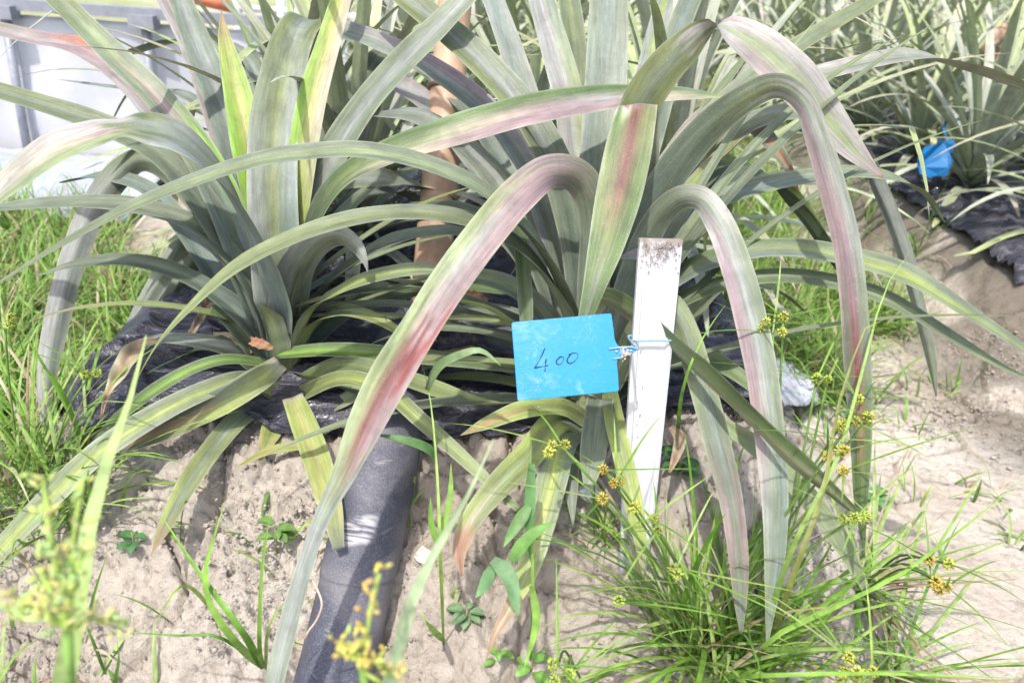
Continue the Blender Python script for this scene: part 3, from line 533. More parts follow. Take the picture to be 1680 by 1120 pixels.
# ------------------------------------------------------------------ mulch film
def film(name,x0,x1,y0,y1,step,label,fy=None,fx=None,amp=1,parent=None,seed=0,pale=False,cat='plastic film'):
    nx=int((x1-x0)/step)+1; ny=int((y1-y0)/step)+1
    s=np.linspace(0,1,nx); t=np.linspace(0,1,ny)**1.6; S,T=np.meshgrid(s,t); S=S.ravel();T=T.ravel()
    x=x0+S*(x1-x0); f=fy(x) if fy else np.full_like(x,y0); y=f+T*(y1-f)
    if fx: x=x+fx(x,y)
    w=fbm(x*.5+.2*fbm(x,y,5,2,seed+3),y*1.3,9,3,seed); rid=1-np.abs(fbm(x*.55,y*1.7,13,3,seed+7))*3.2; rid2=1-np.abs(fbm(x*.7+y*.6,y*1.5,17,2,seed+9))*3.6
    edge=np.exp(-((T*(y1-y0))/.03)**2)
    z=zb(x,y)+.006+amp*(.018+.020*w+.016*np.clip(rid,0,1)**3+.009*np.clip(rid2,0,1)**2+.016*np.clip(fbm(x,y,5,2,seed+13)+.1,0,1))
    z-=edge*.012
    col=np.tile(np.array([.030,.029,.042]) if not pale else np.array([.62,.62,.66]),(len(x),1))
    i=np.arange(nx*ny).reshape(ny,nx); F=np.stack([i[:-1,:-1],i[:-1,1:],i[1:,1:],i[1:,:-1]],-1).reshape(-1,4)
    o=meshobj(name,np.stack([x,y,z],1),F,M_film,col=col); m=o.modifiers.new('thickness','SOLIDIFY'); m.thickness=.001; m.offset=-1
    return tag(o,label,cat)
fe=[G(*q) for q in[(60,735),(110,728),(170,722),(230,700),(300,705),(360,712),(430,730),(500,735),(570,728),(640,735),(700,752),(760,740),(830,742),(890,722),(960,712),(1060,700),(1140,690),(1190,680)]]
xk=np.array([p.x for p in fe]); yk=np.array([p.y for p in fe])
def front(x): return np.interp(x,xk,yk)+.010*fbm(x,x*0,14,3,5)
film('mulch_film',float(xk[0]),.40,.95,3.2,.005,'crumpled black mulch film over the near bed under the plants',fy=front,fx=lambda x,y:.03*fbm(x*0+3,y,4,3,2)*np.clip(np.abs(x)*2,0,1))
film('mulch_film',1.22,2.3,1.85,8,.02,'black mulch film on the right hand bed below the far blue tag',seed=30,amp=1.2)
# white side of the film, flapped out to the right of the stake
def flap():
    na,nb=46,22; V=[];K=[]
    L=[G(1150,560,.0),G(1190,640,.0),G(1262,678,.0),G(1345,672,.0)]; U=[G(1175,505,.0),G(1230,555,.0),G(1290,610,.0),G(1335,640,.0)]
    Lc=cr([tuple(p) for p in L],na); Uc=cr([tuple(p) for p in U],na)
    for i in range(na):
        for j in range(nb):
            f=j/(nb-1); s=i/(na-1); p=Lc[i]*(1-f)+Uc[i]*f
            r=float(fbm(np.array([p[0]*1.5]),np.array([p[1]]),17,3,8)[0])
            z=max(p[2],gz(p[0],p[1]))+.022*math.sin(math.pi*min(1,f*1.1))*(1-.3*s)+.03*abs(r)+.014
            if s>.9: z-=.012*(s-.9)*10
            V.append((p[0],p[1],z)); wt=np.clip((s-.28)*5+r*2,0,1)
            K.append(np.array([.03,.03,.04])*(1-wt)+np.array([.62,.63,.68])*wt)
    i=np.arange(na*nb).reshape(na,nb); F=np.stack([i[:-1,:-1],i[1:,:-1],i[1:,1:],i[:-1,1:]],-1).reshape(-1,4)
    o=meshobj('film_scrap',np.array(V),F,M_film,col=np.array(K)); m=o.modifiers.new('thickness','SOLIDIFY'); m.thickness=.0025; m.offset=-1
    tag(o,'silvery white flap of plastic film lying on the path edge right of the stake','plastic film')
flap()
# ------------------------------------------------------------------ pipe
def pipe():
    r=.046; ctr=[]
    for px,py in [(665,600),(655,655),(640,730),(624,810),(604,900),(580,1010),(554,1130),(505,1330),(400,1700)]:
        g=G(px,py); ctr.append((g.x,g.y,gz(g.x,g.y)+r*.62))
    ctr[0]=(ctr[0][0],ctr[0][1],ctr[0][2]+.005)
    S=cr(ctr,540); o0=thing('irrigation_pipe',Vector(S[-1]),'thick dusty black irrigation pipe coming out from under the film','pipe')
    V=[];K=[];n=72
    for i,p in enumerate(S):
        t=S[min(i+1,539)]-S[max(i-1,0)]; t/=np.linalg.norm(t); s=np.cross(t,[0,0,1]); s/=np.linalg.norm(s); b=np.cross(s,t)
        f=i/420
        for k in range(n):
            a=2*math.pi*k/n
            seam=.60+.035*math.sin(a); rr=r*(1.0 if f<seam else .955)+(.0006*math.sin(a*3+f*7))
            V.append(p+(s*math.cos(a)+b*math.sin(a))*rr)
            q=np.array([.042,.045,.068])
            mk=min(1,3*max(0,1-abs(f-(.535+.022*math.cos(a)))/.03))*min(1,2.5*max(0,1-abs((a-1.5)/.6)))
            sc=mk*max(0,min(1,.55+2.6*float(vn(np.array([f*330.]),np.array([a*2.2]),3)[0])+1.2*float(vn(np.array([f*90.]),np.array([a*9]),5)[0])))
            q=q*(1-min(.75,sc))+np.array([.45,.43,.43])*min(.75,sc); K.append(q)
    F=[(i*n+k,i*n+(k+1)%n,(i+1)*n+(k+1)%n,(i+1)*n+k) for i in range(539) for k in range(n)]
    meshobj('pipe_wall',np.array(V),np.array(F),M_pipe,o0,col=np.array(K))
    return S
pipeS=pipe()
# ------------------------------------------------------------------ stake + tag
def frame(p,q,side):
    y=(q-p).normalized(); x=(side-y*side.dot(y)).normalized(); return x,y,x.cross(y)
def stake():
    top=P(1085,394,.86); bot=G(1042,960); bot.z-=.06; root=thing('plant_stake',Vector((bot.x,bot.y,bot.z+.06)),'white plastic stake with a muddy top end','stake')
    right=CM@Vector((1,.02,0)); x,y,z=frame(bot,top,right); L=(top-bot).length
    st=[(0,.003),(.05,.009),(.16,.017),(.35,.0205),(.7,.0225),(.97,.0232),(.985,.0232),(1,.0232)]
    # channel section: outer wall, rim, recessed web
    V=[];F=[];K=[]; ns=40
    prof=lambda w,dp:[(-w,-.010),(-w,.0),(-w+.003,.0012),(-w+.0062,.0),(-w+.0078,-dp),(0,-dp),(w-.0078,-dp),(w-.0062,.0),(w-.003,.0012),(w,.0),(w,-.010)]
    for i in range(ns+1):
        f=(i/ns)**.9; w=max(.0085,np.interp(f,[a for a,b in st],[b for a,b in st])); dp=.0028 if f<.885 else .0005
        if f>.875 and f<.89: dp=.0015
        for a,b in prof(w,dp):
            V.append(bot+y*f*L+x*a+z*b); m=max(0,1-(1-f)/.08); K.append((m*.8+.5*max(0,1-f/.38)+.14,)*3)
    m_=11
    for i in range(ns):
        for j in range(m_-1): F.append((i*m_+j,i*m_+j+1,(i+1)*m_+j+1,(i+1)*m_+j))
        F.append((i*m_+m_-1,i*m_,(i+1)*m_,(i+1)*m_+m_-1))
    F.append(tuple(range(m_))[::-1]); F.append(tuple(ns*m_+j for j in range(m_)))
    meshobj('stake_body',np.array([tuple(v) for v in V]),F,M_stake,root,col=np.array(K),smooth=False)
    mb=MB(); rr=random.Random(3)
    for i in range(220):
        a=rr.gauss(0,.011); b=L-abs(rr.gauss(0,.014))-.002
        if abs(a)>.021: continue
        p=bot+y*b+x*a+z*.0018; s=rr.uniform(.0003,.0012); g=rr.uniform(.35,1); rock(p,s,i,(.45*g,.38*g,.32*g),mb)
    for i in range(24):
        p=bot+y*(L*rr.uniform(.3,.85))+x*rr.uniform(-.018,-.006)+z*-.001; rock(p,rr.uniform(.0004,.0009),i,(.25,.2,.16),mb)
    mb.build('dried_mud',M_stone,root)['kind']='stuff'
    return bot,x,y,z,L
sb,sx,sy,sz,sL=stake()
def label_tag():
    d=.84; TL=P(838,530,d);TR=P(1005,512,d+.004);BR=P(1016,643,d-.008);BL=P(850,656,d-.012)
    cen=(TL+TR+BR+BL)/4; root=thing('plant_tag',P(1045,576,.85),'sky blue plastic tag handwritten 400, tied to the white stake','tag')
    ex=((TR-TL)+(BR-BL))/2; ey=((TL-BL)+(TR-BR))/2; W=ex.length;H=ey.length; X=ex.normalized(); Z=X.cross(ey).normalized(); Y=Z.cross(X)
    sh=ey.dot(X)/H
    def q(u,v,w=0): return cen+X*(u*W/2+v*H/2*sh)+Y*v*H/2+Z*w
    # outline with rounded corners and the flared neck on the right
    out=[]
    def arc(cx,cy,r,a0,a1,n=6):
        for i in range(n+1): a=R(a0+(a1-a0)*i/n); out.append((cx+r*math.cos(a)*.8,cy+r*math.sin(a)))
    arc(-.955,-.945,.055,270,180); arc(-.955,.945,.055,180,90); arc(.945,.945,.055,90,0)
    out+=[(1.0,.6),(1.0,.36),(1.02,.24),(1.06,.15),(1.13,.09),(1.22,.07),(1.34,.075),(1.43,0.01),(1.34,-.075),(1.26,-.10),(1.2,-.13),(1.1,-.16),(1.02,-.2),(1.0,-.3),(1.0,-.6)]
    arc(.945,-.945,.055,0,-90)
    import bmesh
    bm=bmesh.new(); th=.0018
    f=bm.faces.new([bm.verts.new(q(u,v,0)) for u,v in out]); r=bmesh.ops.extrude_face_region(bm,geom=[f])
    bmesh.ops.translate(bm,verts=[e for e in r['geom'] if isinstance(e,bmesh.types.BMVert)],vec=-Z*th)
    bmesh.ops.recalc_face_normals(bm,faces=bm.faces); me=bpy.data.meshes.new('tag_plate'); bm.to_mesh(me); bm.free(); me.materials.append(M_tag)
    a=me.color_attributes.new('tint','FLOAT_COLOR','POINT')
    for i,v in enumerate(me.vertices): u=(v.co-cen).dot(X)/(W/2); a.data[i].color=(.12 if u<-.8 else .02,)*3+(1,)
    o=bpy.data.objects.new('tag_plate',me); COL.objects.link(o); o.parent=root; o.matrix_parent_inverse=root.matrix_basis.inverted()
    bv=o.modifiers.new('edge','BEVEL'); bv.width=.0005; bv.segments=2
    # moulded rim of the neck
    mb=MB(); mb.tube([q(.86,.09,.0008),q(1.1,.10,.0012),q(1.32,.085,.0012),q(1.43,0,.0012)],.0011,6); mb.tube([q(.92,-.17,.0008),q(1.12,-.165,.0012)],.0009,6); mb.tube([q(1.10,.09,.0008),q(1.10,-.15,.0008)],.0008,6)
    mb.build('moulded_rib',M_tag,root)
    # strap looped round the stake
    mb=MB(); c=sb+sy*((P(1070,577,.86)-sb).dot(sy)); s0=q(1.43,0.01,.0005); w=.0236
    pts=[s0,c-sx*(w+.001)+sz*.004,c-sx*(w-.006)+sz*.0045,c+sz*.0045+sy*.0006,c+sx*(w-.004)+sz*.0048+sy*.001,c+sx*(w+.002)+sz*.0035+sy*.0015,c+sx*(w+.003)-sz*.003+sy*.002,c+sx*(w)-sz*.012+sy*.001,c-sz*.0125,c-sx*w-sz*.012,c-sx*(w+.003)-sz*.003,s0-Z*.001]
    S=cr([tuple(p) for p in pts],70); mb.tube([Vector(p) for p in S],.0013,8); mb.build('strap',M_tag,root)
    mb=MB(); rr=random.Random(5)
    for i in range(46): rock(q(1.17+rr.gauss(0,.045),-.06+rr.gauss(0,.06),.0012),rr.uniform(.0006,.0016),i,(.5,.42,.36),mb)
    mb.build('dried_mud',M_stone,root)['kind']='stuff'
    mb=MB()
    for i in range(70): rock(q(max(-.97,-.9+abs(rr.gauss(0,.22))),rr.gauss(-.55,.3) if i%3 else rr.uniform(-.9,.93),.0003),rr.uniform(.0002,.0007),i+50,(.42,.36,.30),mb)
    mb.build('mud_splash',M_stone,root)['kind']='stuff'
    # handwriting 4 0 0 from pixel stations on the tag face, laid as thin ink ribbons
    O=q(0,0,0)
    def on(px,py):
        r=ray(px,py); t=(O-C0).dot(Z)/r.dot(Z); p=C0+r*t; u=(p-cen).dot(X)/(W/2); v=(p-cen).dot(Y)/(H/2); u-=v*sh*H/W
        return q(u,v,.0003)
    mb=MB()
    strokes=[[(894,571),(889,582),(883,594),(877,604)],[(877,604),(884,602),(892,601),(899,599)],[(896,588),(895,597),(894,609)],
      [(919,586),(914,590),(913,596),(917,598),(922,595),(925,589),(922,585),(917,586)],
      [(936,582),(931,588),(931,594),(936,596),(943,592),(948,585),(947,580),(940,579),(933,582)]]
    for s in strokes:
        c=cr([(a,b,0) for a,b in s],26); mb.tube([on(a[0],a[1]) for a in c],[.00055*(.8+.4*math.sin(i*.3)) for i in range(26)],6,(.012,.02,.06))
    mb.build('handwriting',M_ink,root)
label_tag()
# far blue tag on the right bed
def far_tag():
    d=2.35; root=thing('plant_tag',P(1545,235,d),'small distant blue plastic tag hanging among the plants of the right bed','tag')
    out=[(1512,250),(1520,240),(1534,237),(1541,229),(1552,232),(1560,226),(1566,240),(1561,252),(1566,264),(1556,276),(1553,290),(1538,287),(1524,293),(1508,286),(1510,272),(1505,262)]
    a=[P(x,y,d) for x,y in out]; n=len(a); z=CM@Vector((0,0,-1)); a=[p+z*.012*math.sin(k*1.9) for k,p in enumerate(a)]; b=[p+z*.004 for p in a]
    mb=MB(); mb.add(a+b,[tuple(range(n)),tuple(range(n,2*n))[::-1]]+[(i,i+n,(i+1)%n+n,(i+1)%n) for i in range(n)],(.03,.03,.03)); mb.build('tag_plate',M_tagfar,root,smooth=False)
    mb=MB(); mb.tube([P(1552,226,d),P(1548,212,d+.01),P(1552,200,d+.02)],.004,6,(.03,)*3); mb.build('strap',M_tagfar,root)
far_tag()
# ------------------------------------------------------------------ bamboo
def bamboo(base,top,r,label,group=None,nodes=(.3,.62,.9),name='bamboo_pole',c=(.43,.29,.19),mossy=True):
    base=Vector(base);top=Vector(top); root=thing(name,base,label,'pole',group)
    mb=MB(); n=60; pts=[];rad=[]
    for i in range(n+1):
        f=i/n; k=max([math.exp(-((f-q)/.008)**2) for q in nodes]+[0]); pts.append(base.lerp(top,f)); rad.append(r*(1+.10*k)*(1-.1*f))
    mb.tube(pts,rad,20,c); mb.build('culm',M_bamboo,root)
    for q in nodes:
        p=base.lerp(top,q); t=(top-base).normalized(); mb=MB(); mb.tube([p-t*r*.28,p-t*r*.22,p-t*r*.1,p],[r*1.02,r*1.1,r*1.1,r*1.02],20,(.16,.09,.06)); mb.build('node_ring',M_bamboo,root)
d_=1.3
b0=G(700,520); b0=P(700,520,1.33); b0.z=gz(b0.x,b0.y)-.02
bamboo(b0,P(752,-60,1.42),.033,'thick weathered bamboo pole standing between the two big plants',nodes=(.31,.66,.93))
for i,(px,pt,pb,w) in enumerate([(1252,0,60,9),(1384,0,70,9),(1492,-5,60,9),(965,-10,90,10),(1218,-20,70,8),(838,-20,60,9)]):
    d=4.6+i*.25; b=P(px-4,pb+60,d); b.z=gz(b.x,b.y); bamboo(b,P(px,-60,d),.018,['pale distant stake at the top, left of the three on the right side','pale distant stake at the top, middle of the three on the right side','pale distant stake nearest the upper right corner','pale distant stake seen between the upright leaves of the tagged plant','pale distant stake just right of the tagged plant centre, top edge','pale distant stake between the bamboo pole and the tagged plant'][i],'distant pale stakes',nodes=(.4,.8),name='distant_stake',c=(.62,.52,.48))
# ------------------------------------------------------------------ fence (left, behind)
def PY(px,py,Y): r=ray(px,py); return C0+r*(Y/r.y)
def fence():
    Y=3.0; root=thing('panel_fence',gp(-1.6,Y),'white sheet fence on grey posts at the upper left','fence')
    tp=PY(240,40,Y).z; grey=(.30,.31,.34)
    xs=[PY(-190,150,Y).x-1.1,PY(-190,150,Y).x-.55,PY(-190,150,Y).x,PY(30,120,Y).x,PY(246,80,Y).x,PY(470,60,Y).x]
    up=Vector((0,0,1)); R_=Vector((1,0,0)); Yv=Vector((0,1,0))
    for i,x in enumerate(xs):
        mb=MB(); mb.tube([(x-.02,Y-.01,-.02),(x,Y-.01,tp+.02)],.016,12,grey); p=mb.build('post',M_metal,root)
        mb=MB(); mb.box((x,Y-.02,tp+.01),R_*.045,Yv*.03,up*.022,(.26,.27,.30)); mb.build('bracket',M_metal,p,False)
    mb=MB(); mb.box(((xs[0]+xs[-1])/2,Y+.01,tp+.035),R_*((xs[-1]-xs[0])/2+.1),Yv*.025,up*.018,(.25,.26,.29)); mb.build('top_rail',M_metal,root,False)
    for a,b in zip(xs,xs[1:]):
        nx,nz=40,24; V=[];K=[]
        for j in range(nz):
            for i in range(nx):
                f=i/(nx-1); g=j/(nz-1); x=a+(b-a)*f; z=.03+(tp-.03)*g
                y=Y+.03+.02*math.sin(f*9+a*5)*math.sin(math.pi*f)+.02*float(vn(np.array([x*5]),np.array([z*5]),4)[0])
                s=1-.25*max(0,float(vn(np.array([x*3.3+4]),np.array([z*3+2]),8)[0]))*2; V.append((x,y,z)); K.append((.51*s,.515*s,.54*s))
        i=np.arange(nx*nz).reshape(nz,nx); F=np.stack([i[:-1,:-1],i[:-1,1:],i[1:,1:],i[1:,:-1]],-1).reshape(-1,4)
        o=meshobj('sheet_panel',np.array(V),F,M_sheet,root,col=np.array(K)); m=o.modifiers.new('t','SOLIDIFY'); m.thickness=.004
    # sheet slumped on the ground at its foot
    nx,ny=90,40; V=[]
    x0,x1=xs[0]-.3,PY(300,300,Y-.3).x
    X,Yy=np.meshgrid(np.linspace(x0,x1,nx),np.linspace(2.25,2.98,ny)); x=X.ravel();y=Yy.ravel()
    z=.045+.09*np.exp(-((y-2.62)/.2)**2)*(1+1.2*vn(x*3,y*3,5))+.05*np.abs(fbm(x,y*1.4,6,4,3)); 
    i=np.arange(nx*ny).reshape(ny,nx); F=np.stack([i[:-1,:-1],i[:-1,1:],i[1:,1:],i[1:,:-1]],-1).reshape(-1,4)
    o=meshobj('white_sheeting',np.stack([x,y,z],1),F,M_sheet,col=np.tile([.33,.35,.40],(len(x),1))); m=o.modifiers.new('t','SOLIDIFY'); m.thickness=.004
    tag(o,'rumpled white sheeting lying on the ground along the foot of the fence','plastic sheet')
    # rails behind the fence
    a=PY(285,-12,3.6); b=PY(395,14,3.6); mb=MB(); mb.tube([a,b],.028,12,(.55,.17,.08)); tag(mb.build('rusty_pipe',M_metal),'rusty orange pipe showing above the fence rail','pipe')
    r2=thing('metal_railing',gp(PY(440,30,3.5).x,3.5),'pale metal railing behind the right end of the fence','railing')
    mb=MB(); mb.tube([PY(385,12,3.5),PY(700,38,3.5)],.014,10,(.6,.6,.64)); mb.build('top_tube',M_metal,r2)
    for px in(385,458,560):
        p=PY(px,20,3.5); mb=MB(); mb.tube([(p.x,3.5,0),(p.x+.01,3.5,p.z+.12)],.018,10,(.55,.56,.6)); mb.build('post',M_metal,r2)
fence()
def far_wall():
    """low pale greenhouse side beyond the last rows"""
    root=thing('greenhouse',Vector((3,13,.03)),'pale blue-white greenhouse side seen far off between the leaves at the top','greenhouse')
    for i in range(16):
        x=-7+i*1.5; mb=MB(); mb.tube([(x,13,0),(x,13,2.6)],.04,8,(.6,.6,.62)); mb.build('frame_post',M_metal,root)
    mb=MB(); mb.box((4.25,13.08,1.3),Vector((11.3,0,0)),Vector((0,.01,0)),Vector((0,0,1.27)),(.50,.56,.56)); mb.build('film_wall',M_sheet,root)
far_wall()
# ------------------------------------------------------------------ pineapple fruit far right
def fruit():
    c=P(1640,82,2.9); root=thing('pineapple_fruit',c-Vector((0,0,.09)),'unripe brownish pineapple fruit at the upper right edge','fruit')
    V=[];F=[];K=[]; nu,nv=64,48; a0=.062;h=.085
    for j in range(nv+1):
        e=math.pi*(j/nv-.5)
        for i in range(nu):
            a=2*math.pi*i/nu; s=abs(math.sin((a*8+j/nv*18)/2))*abs(math.sin((a*8-j/nv*18)/2)); r=1+.13*s
            V.append((c.x+a0*r*math.cos(e)**.8*math.cos(a),c.y+a0*r*math.cos(e)**.8*math.sin(a),c.z+h*r*math.sin(e))); K.append((.20+.25*s,.12+.2*s,.08+.12*s))
    for j in range(nv):
        for i in range(nu): F.append((j*nu+i,j*nu+(i+1)%nu,(j+1)*nu+(i+1)%nu,(j+1)*nu+i))
    meshobj('fruit_body',np.array(V),np.array(F),M_fruit,root,col=np.array(K))
    mb=MB(); mb.tube([(c.x,c.y,.2),(c.x,c.y,c.z-.07)],.015,8,(.2,.25,.1)); mb.build('stalk',M_stem,root)
fruit()
# ------------------------------------------------------------------ grass, sedges, weeds
def blades(specs,fold=.35,nseg=9):
    """specs: list of (pts array (n,3), width, colour) -> one V,F,K"""
    V=[];F=[];K=[]; n=0
    for sp_ in specs:
        C,w,c=sp_[:3]; m=len(C); T=np.gradient(C,axis=0); T/=np.linalg.norm(T,axis=1)[:,None]+1e-9
        hd=C[-1]-C[0]; hd[2]=0; hd=hd/(np.linalg.norm(hd)+1e-9); S=np.array([-hd[1],hd[0],0])+np.array([hd[0],hd[1],0])*.4*math.sin(C[0][0]*997); 
        if len(sp_)>3:
            vc=np.array(C0)-C; vc/=np.linalg.norm(vc,axis=1)[:,None]; Sv=np.cross(T,vc); Sv/=np.linalg.norm(Sv,axis=1)[:,None]+1e-9; S=S*np.sign((Sv@S).mean()+1e-6)*.45/(np.linalg.norm(S)+1e-9)+Sv*.75
            S=S-T*(T*S).sum(1)[:,None]
        else: S=S-T*(T@S)[:,None]
        S/=np.linalg.norm(S,axis=1)[:,None]+1e-9
        Nn=np.cross(S,T); q=np.linspace(0,1,m); ww=w/2*np.clip(np.minimum(1,.55+2*q)*(1-q**3),.04,1)
        L=C-S*ww[:,None]+Nn*(ww*fold)[:,None]; Rr=C+S*ww[:,None]+Nn*(ww*fold)[:,None]
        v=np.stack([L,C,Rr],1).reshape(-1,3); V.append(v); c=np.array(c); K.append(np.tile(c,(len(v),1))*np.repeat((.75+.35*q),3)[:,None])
        i=np.arange(m-1)*3+n
        F.append(np.stack([i,i+1,i+4,i+3],1)); F.append(np.stack([i+1,i+2,i+5,i+4],1)); n+=len(v)
    return np.vstack(V),np.vstack(F),np.vstack(K)
def arcblade(p,az,inc,L,bend,m=9,wob=0):
    h=np.array([math.cos(az),math.sin(az),0]); s=np.array([-h[1],h[0],0]); pts=[np.array(p,float)]; 
    for i in range(1,m):
        q=i/(m-1); a=inc+bend*q**1.4; pts.append(pts[-1]+(h*math.sin(a)+np.array([0,0,math.cos(a)])+s*wob*q)*L/(m-1))
    return np.array(pts)
GREENS=[(.17,.33,.045),(.22,.39,.06),(.12,.25,.04),(.28,.42,.09),(.32,.44,.14)]
DRY=[(.42,.34,.20),(.50,.42,.28),(.36,.26,.16)]
def pblade(pts,w,c,m=16):
    """blade through (px,py,depth) stations or Vectors"""
    q=[tuple(P(*p)) if not isinstance(p,Vector) else tuple(p) for p in pts]; return (cr(q,m),w,c,True)
def head(mb,c,r,col,rr,n=46):
    """globe of spiky spikelets"""
    for i in range(n):
        z=1-2*(i+.5)/n; a=i*2.39996; d=Vector((math.sqrt(1-z*z)*math.cos(a),math.sqrt(1-z*z)*math.sin(a),z)); d=(d+Vector((rr.gauss(0,.15),)*3)).normalized()
        s=d.orthogonal().normalized(); t=d.cross(s); w=r*.17; k=rr.uniform(.75,1.2); e=Vector(c)+d*r*rr.uniform(.85,1.15); b=Vector(c)+d*r*.25
        mdl=b.lerp(e,.55)
        mb.add([b,mdl+s*w,mdl-s*.5*w+t*w*.87,mdl-s*.5*w-t*w*.87,e],[(0,2,1),(0,3,2),(0,1,3),(4,1,2),(4,2,3),(4,3,1)],tuple(x*k for x in col))
YEL=(.52,.54,.10); ORG=(.60,.47,.10); LIM=(.42,.52,.10)
def cluster(root,c,r,n,rr,col=YEL):
    for i in range(n):
        o=Vector((rr.gauss(0,1),rr.gauss(0,1),rr.gauss(0,.8)))*r*(1.1 if n>1 else 0)
        mb=MB(); head(mb,Vector(c)+o,r*rr.uniform(.8,1.1),col,rr); mb.build('flower_head',M_flower,root)
def tuft(px,py,label,nb,L,seed,w=.004,inc=(5,50),heads=(),group='sedge tufts',base=None,dry=.1,name='sedge_tuft',bend=(20,70),spread=.02):
    rr=random.Random(seed); g=base or G(px,py); root=thing(name,Vector((g.x,g.y,gz(g.x,g.y))),label,'sedge' if 'sedge' in name else 'grass',group)
    z0=gz(g.x,g.y)-.004; sp=[]
    for i in range(nb):
        a=rr.uniform(0,6.283); ii=R(rr.uniform(*inc)); c=rr.choice(DRY) if rr.random()<dry else rr.choice(GREENS)
        sp.append((arcblade((g.x+rr.gauss(0,spread*.5),g.y+rr.gauss(0,spread*.5),z0),a,ii,L*rr.uniform(.45,1.1),R(rr.uniform(*bend)),wob=rr.uniform(-.25,.25)),w*rr.uniform(.6,1.2),c))
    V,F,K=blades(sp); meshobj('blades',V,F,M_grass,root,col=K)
    for hx,hy,d,n,col in heads:
        c=P(hx,hy,d); s=cr([tuple((g.x+rr.gauss(0,.008),g.y,z0)),tuple(Vector((g.x,g.y,z0)).lerp(c,.5)+Vector((0,0,.03))),tuple(c)],14)
        mb=MB(); mb.tube([Vector(p) for p in s],[.0014]*14,5,(.16,.28,.06)); st=mb.build('flower_stem',M_weed,root)
        cluster(root,c,.0072,n,rr,col)
        br=[(arcblade(tuple(c),rr.uniform(0,6.28),R(rr.uniform(40,90)),rr.uniform(.05,.13),R(rr.uniform(0,30)),m=7),.0025,rr.choice(GREENS)) for _ in range(3)]
        V,F,K=blades(br); meshobj('bract',V,F,M_grass,root,col=K)
    return root
# main sedge, right of centre
tuft(1150,1085,'large bright green sedge tuft with yellow heads at the foot of the stake',135,.30,1,w=.0062,inc=(2,50),spread=.05,
  heads=[(990,770,.8,1,ORG),(1012,788,.8,2,ORG),(988,818,.8,1,ORG),(925,735,.8,3,YEL),(1066,850,.76,2,YEL),(1080,870,.76,1,LIM),(1408,655,.8,1,YEL),(1398,690,.8,3,YEL),(1425,685,.8,1,YEL),(1375,720,.78,2,ORG),(1358,748,.78,1,ORG),(1384,772,.78,1,ORG),(1407,845,.76,4,LIM),(1110,930,.74,2,LIM),(1015,985,.74,1,LIM)])
tuft(1240,1120,'second green sedge tuft touching the right side of the large one at the bottom',38,.26,2,w=.006,inc=(2,50),spread=.04,heads=[(1268,545,.86,2,YEL),(1285,520,.86,1,YEL),(1247,540,.86,1,YEL),(1340,622,.86,1,LIM),(1358,622,.86,1,LIM)])
tuft(1412,965,'flattened sedge tuft with straw coloured blades on the pale path',85,.24,3,w=.005,inc=(45,88),dry=.4,bend=(5,35),heads=[(1525,918,.8,1,ORG),(1527,945,.8,2,ORG),(1553,962,.8,1,ORG),(1556,924,.8,1,YEL)])
tuft(1460,1110,'low green sedge spreading at the bottom right corner',34,.3,4,w=.005,inc=(45,88),dry=.25,bend=(5,30),heads=[(1392,1078,.72,1,YEL),(1394,1108,.72,3,YEL),(1432,1102,.72,1,YEL)])
tuft(985,890,'small dark green tuft hugging the left side of the stake',30,.12,5,w=.003,inc=(5,40))
tuft(930,1110,'short sedge with yellow-green heads at the bottom centre',8,.1,6,heads=[(915,1090,.72,2,LIM),(935,1105,.72,1,LIM)],inc=(30,80))
k=0
for px,py,nb,L,hd in [(40,800,60,.26,[(8,470+70,.95,2,LIM)]),(90,790,50,.24,[(148,615,.98,3,LIM)]),(-30,900,50,.28,[]),(100,880,40,.2,[]),(60,700,60,.26,[]),(20,560,40,.22,[]),(20,620,70,.3,[]),(70,560,40,.2,[]),(215,480,40,.16,[]),(-40,720,60,.34,[])]:
    k+=1; tuft(px,py,['tall green grass tuft left of the film, lowest of the left group','grass tuft with a lime seed head against the left edge of the black film','grass tuft cut by the left picture edge','short grass tuft on the soil below the left group','grass tuft just left of the crumpled film corner','grass tuft growing at the left film edge behind the dead leaf','tall grass tuft at the far left, middle height','grass tuft between the hanging grey leaves on the left','grass tuft behind the hanging grey leaves on the left','tall grass at the left picture edge beside the film','wispy grass at the left edge low down, beside the blurred flowering sedge','thin wispy grass on the shaded soil under the lowest left leaves'][k-1],nb,L,20+k,w=.005,inc=(3,55),heads=hd,group='grass tufts on the left',name='grass_tuft',dry=.12,bend=(15,80),spread=.05)
# dense background grass, uncountable
def grass_field(name,label,regs,seed,L=(.08,.26)):
    rr=random.Random(seed); sp=[]
    for x0,x1,y0,y1,n in regs:
        for i in range(n):
            cx=rr.uniform(x0,x1); cy=rr.uniform(y0,y1)
            if float(vn(np.array([cx*3.]),np.array([cy*3.]),seed)[0])<-.17: continue
            for j in range(5):
                c=rr.choice(DRY) if rr.random()<.18 else rr.choice(GREENS); x=cx+rr.gauss(0,.02); y=cy+rr.gauss(0,.02)
                sp.append((arcblade((x,y,gz(x,y)-.003),rr.uniform(0,6.283),R(rr.uniform(3,60)),rr.uniform(*L),R(rr.uniform(10,90)),m=6),rr.uniform(.003,.007),c))
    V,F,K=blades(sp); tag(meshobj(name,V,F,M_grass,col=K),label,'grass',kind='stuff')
grass_field('grass','green and straw coloured grass covering the ground left of the near bed',[(-1.9,-.72,1.15,2.3,1500),(-1.05,-.72,.8,1.2,170)],61)
grass_field('grass','weedy grass filling the furrow between the near bed and the right bed',[(.5,1.0,1.85,3.6,1200),(.44,.74,1.45,1.95,330),(.9,1.15,2.2,2.8,80),(.55,1.2,3.6,7,700)],62,(.08,.24))
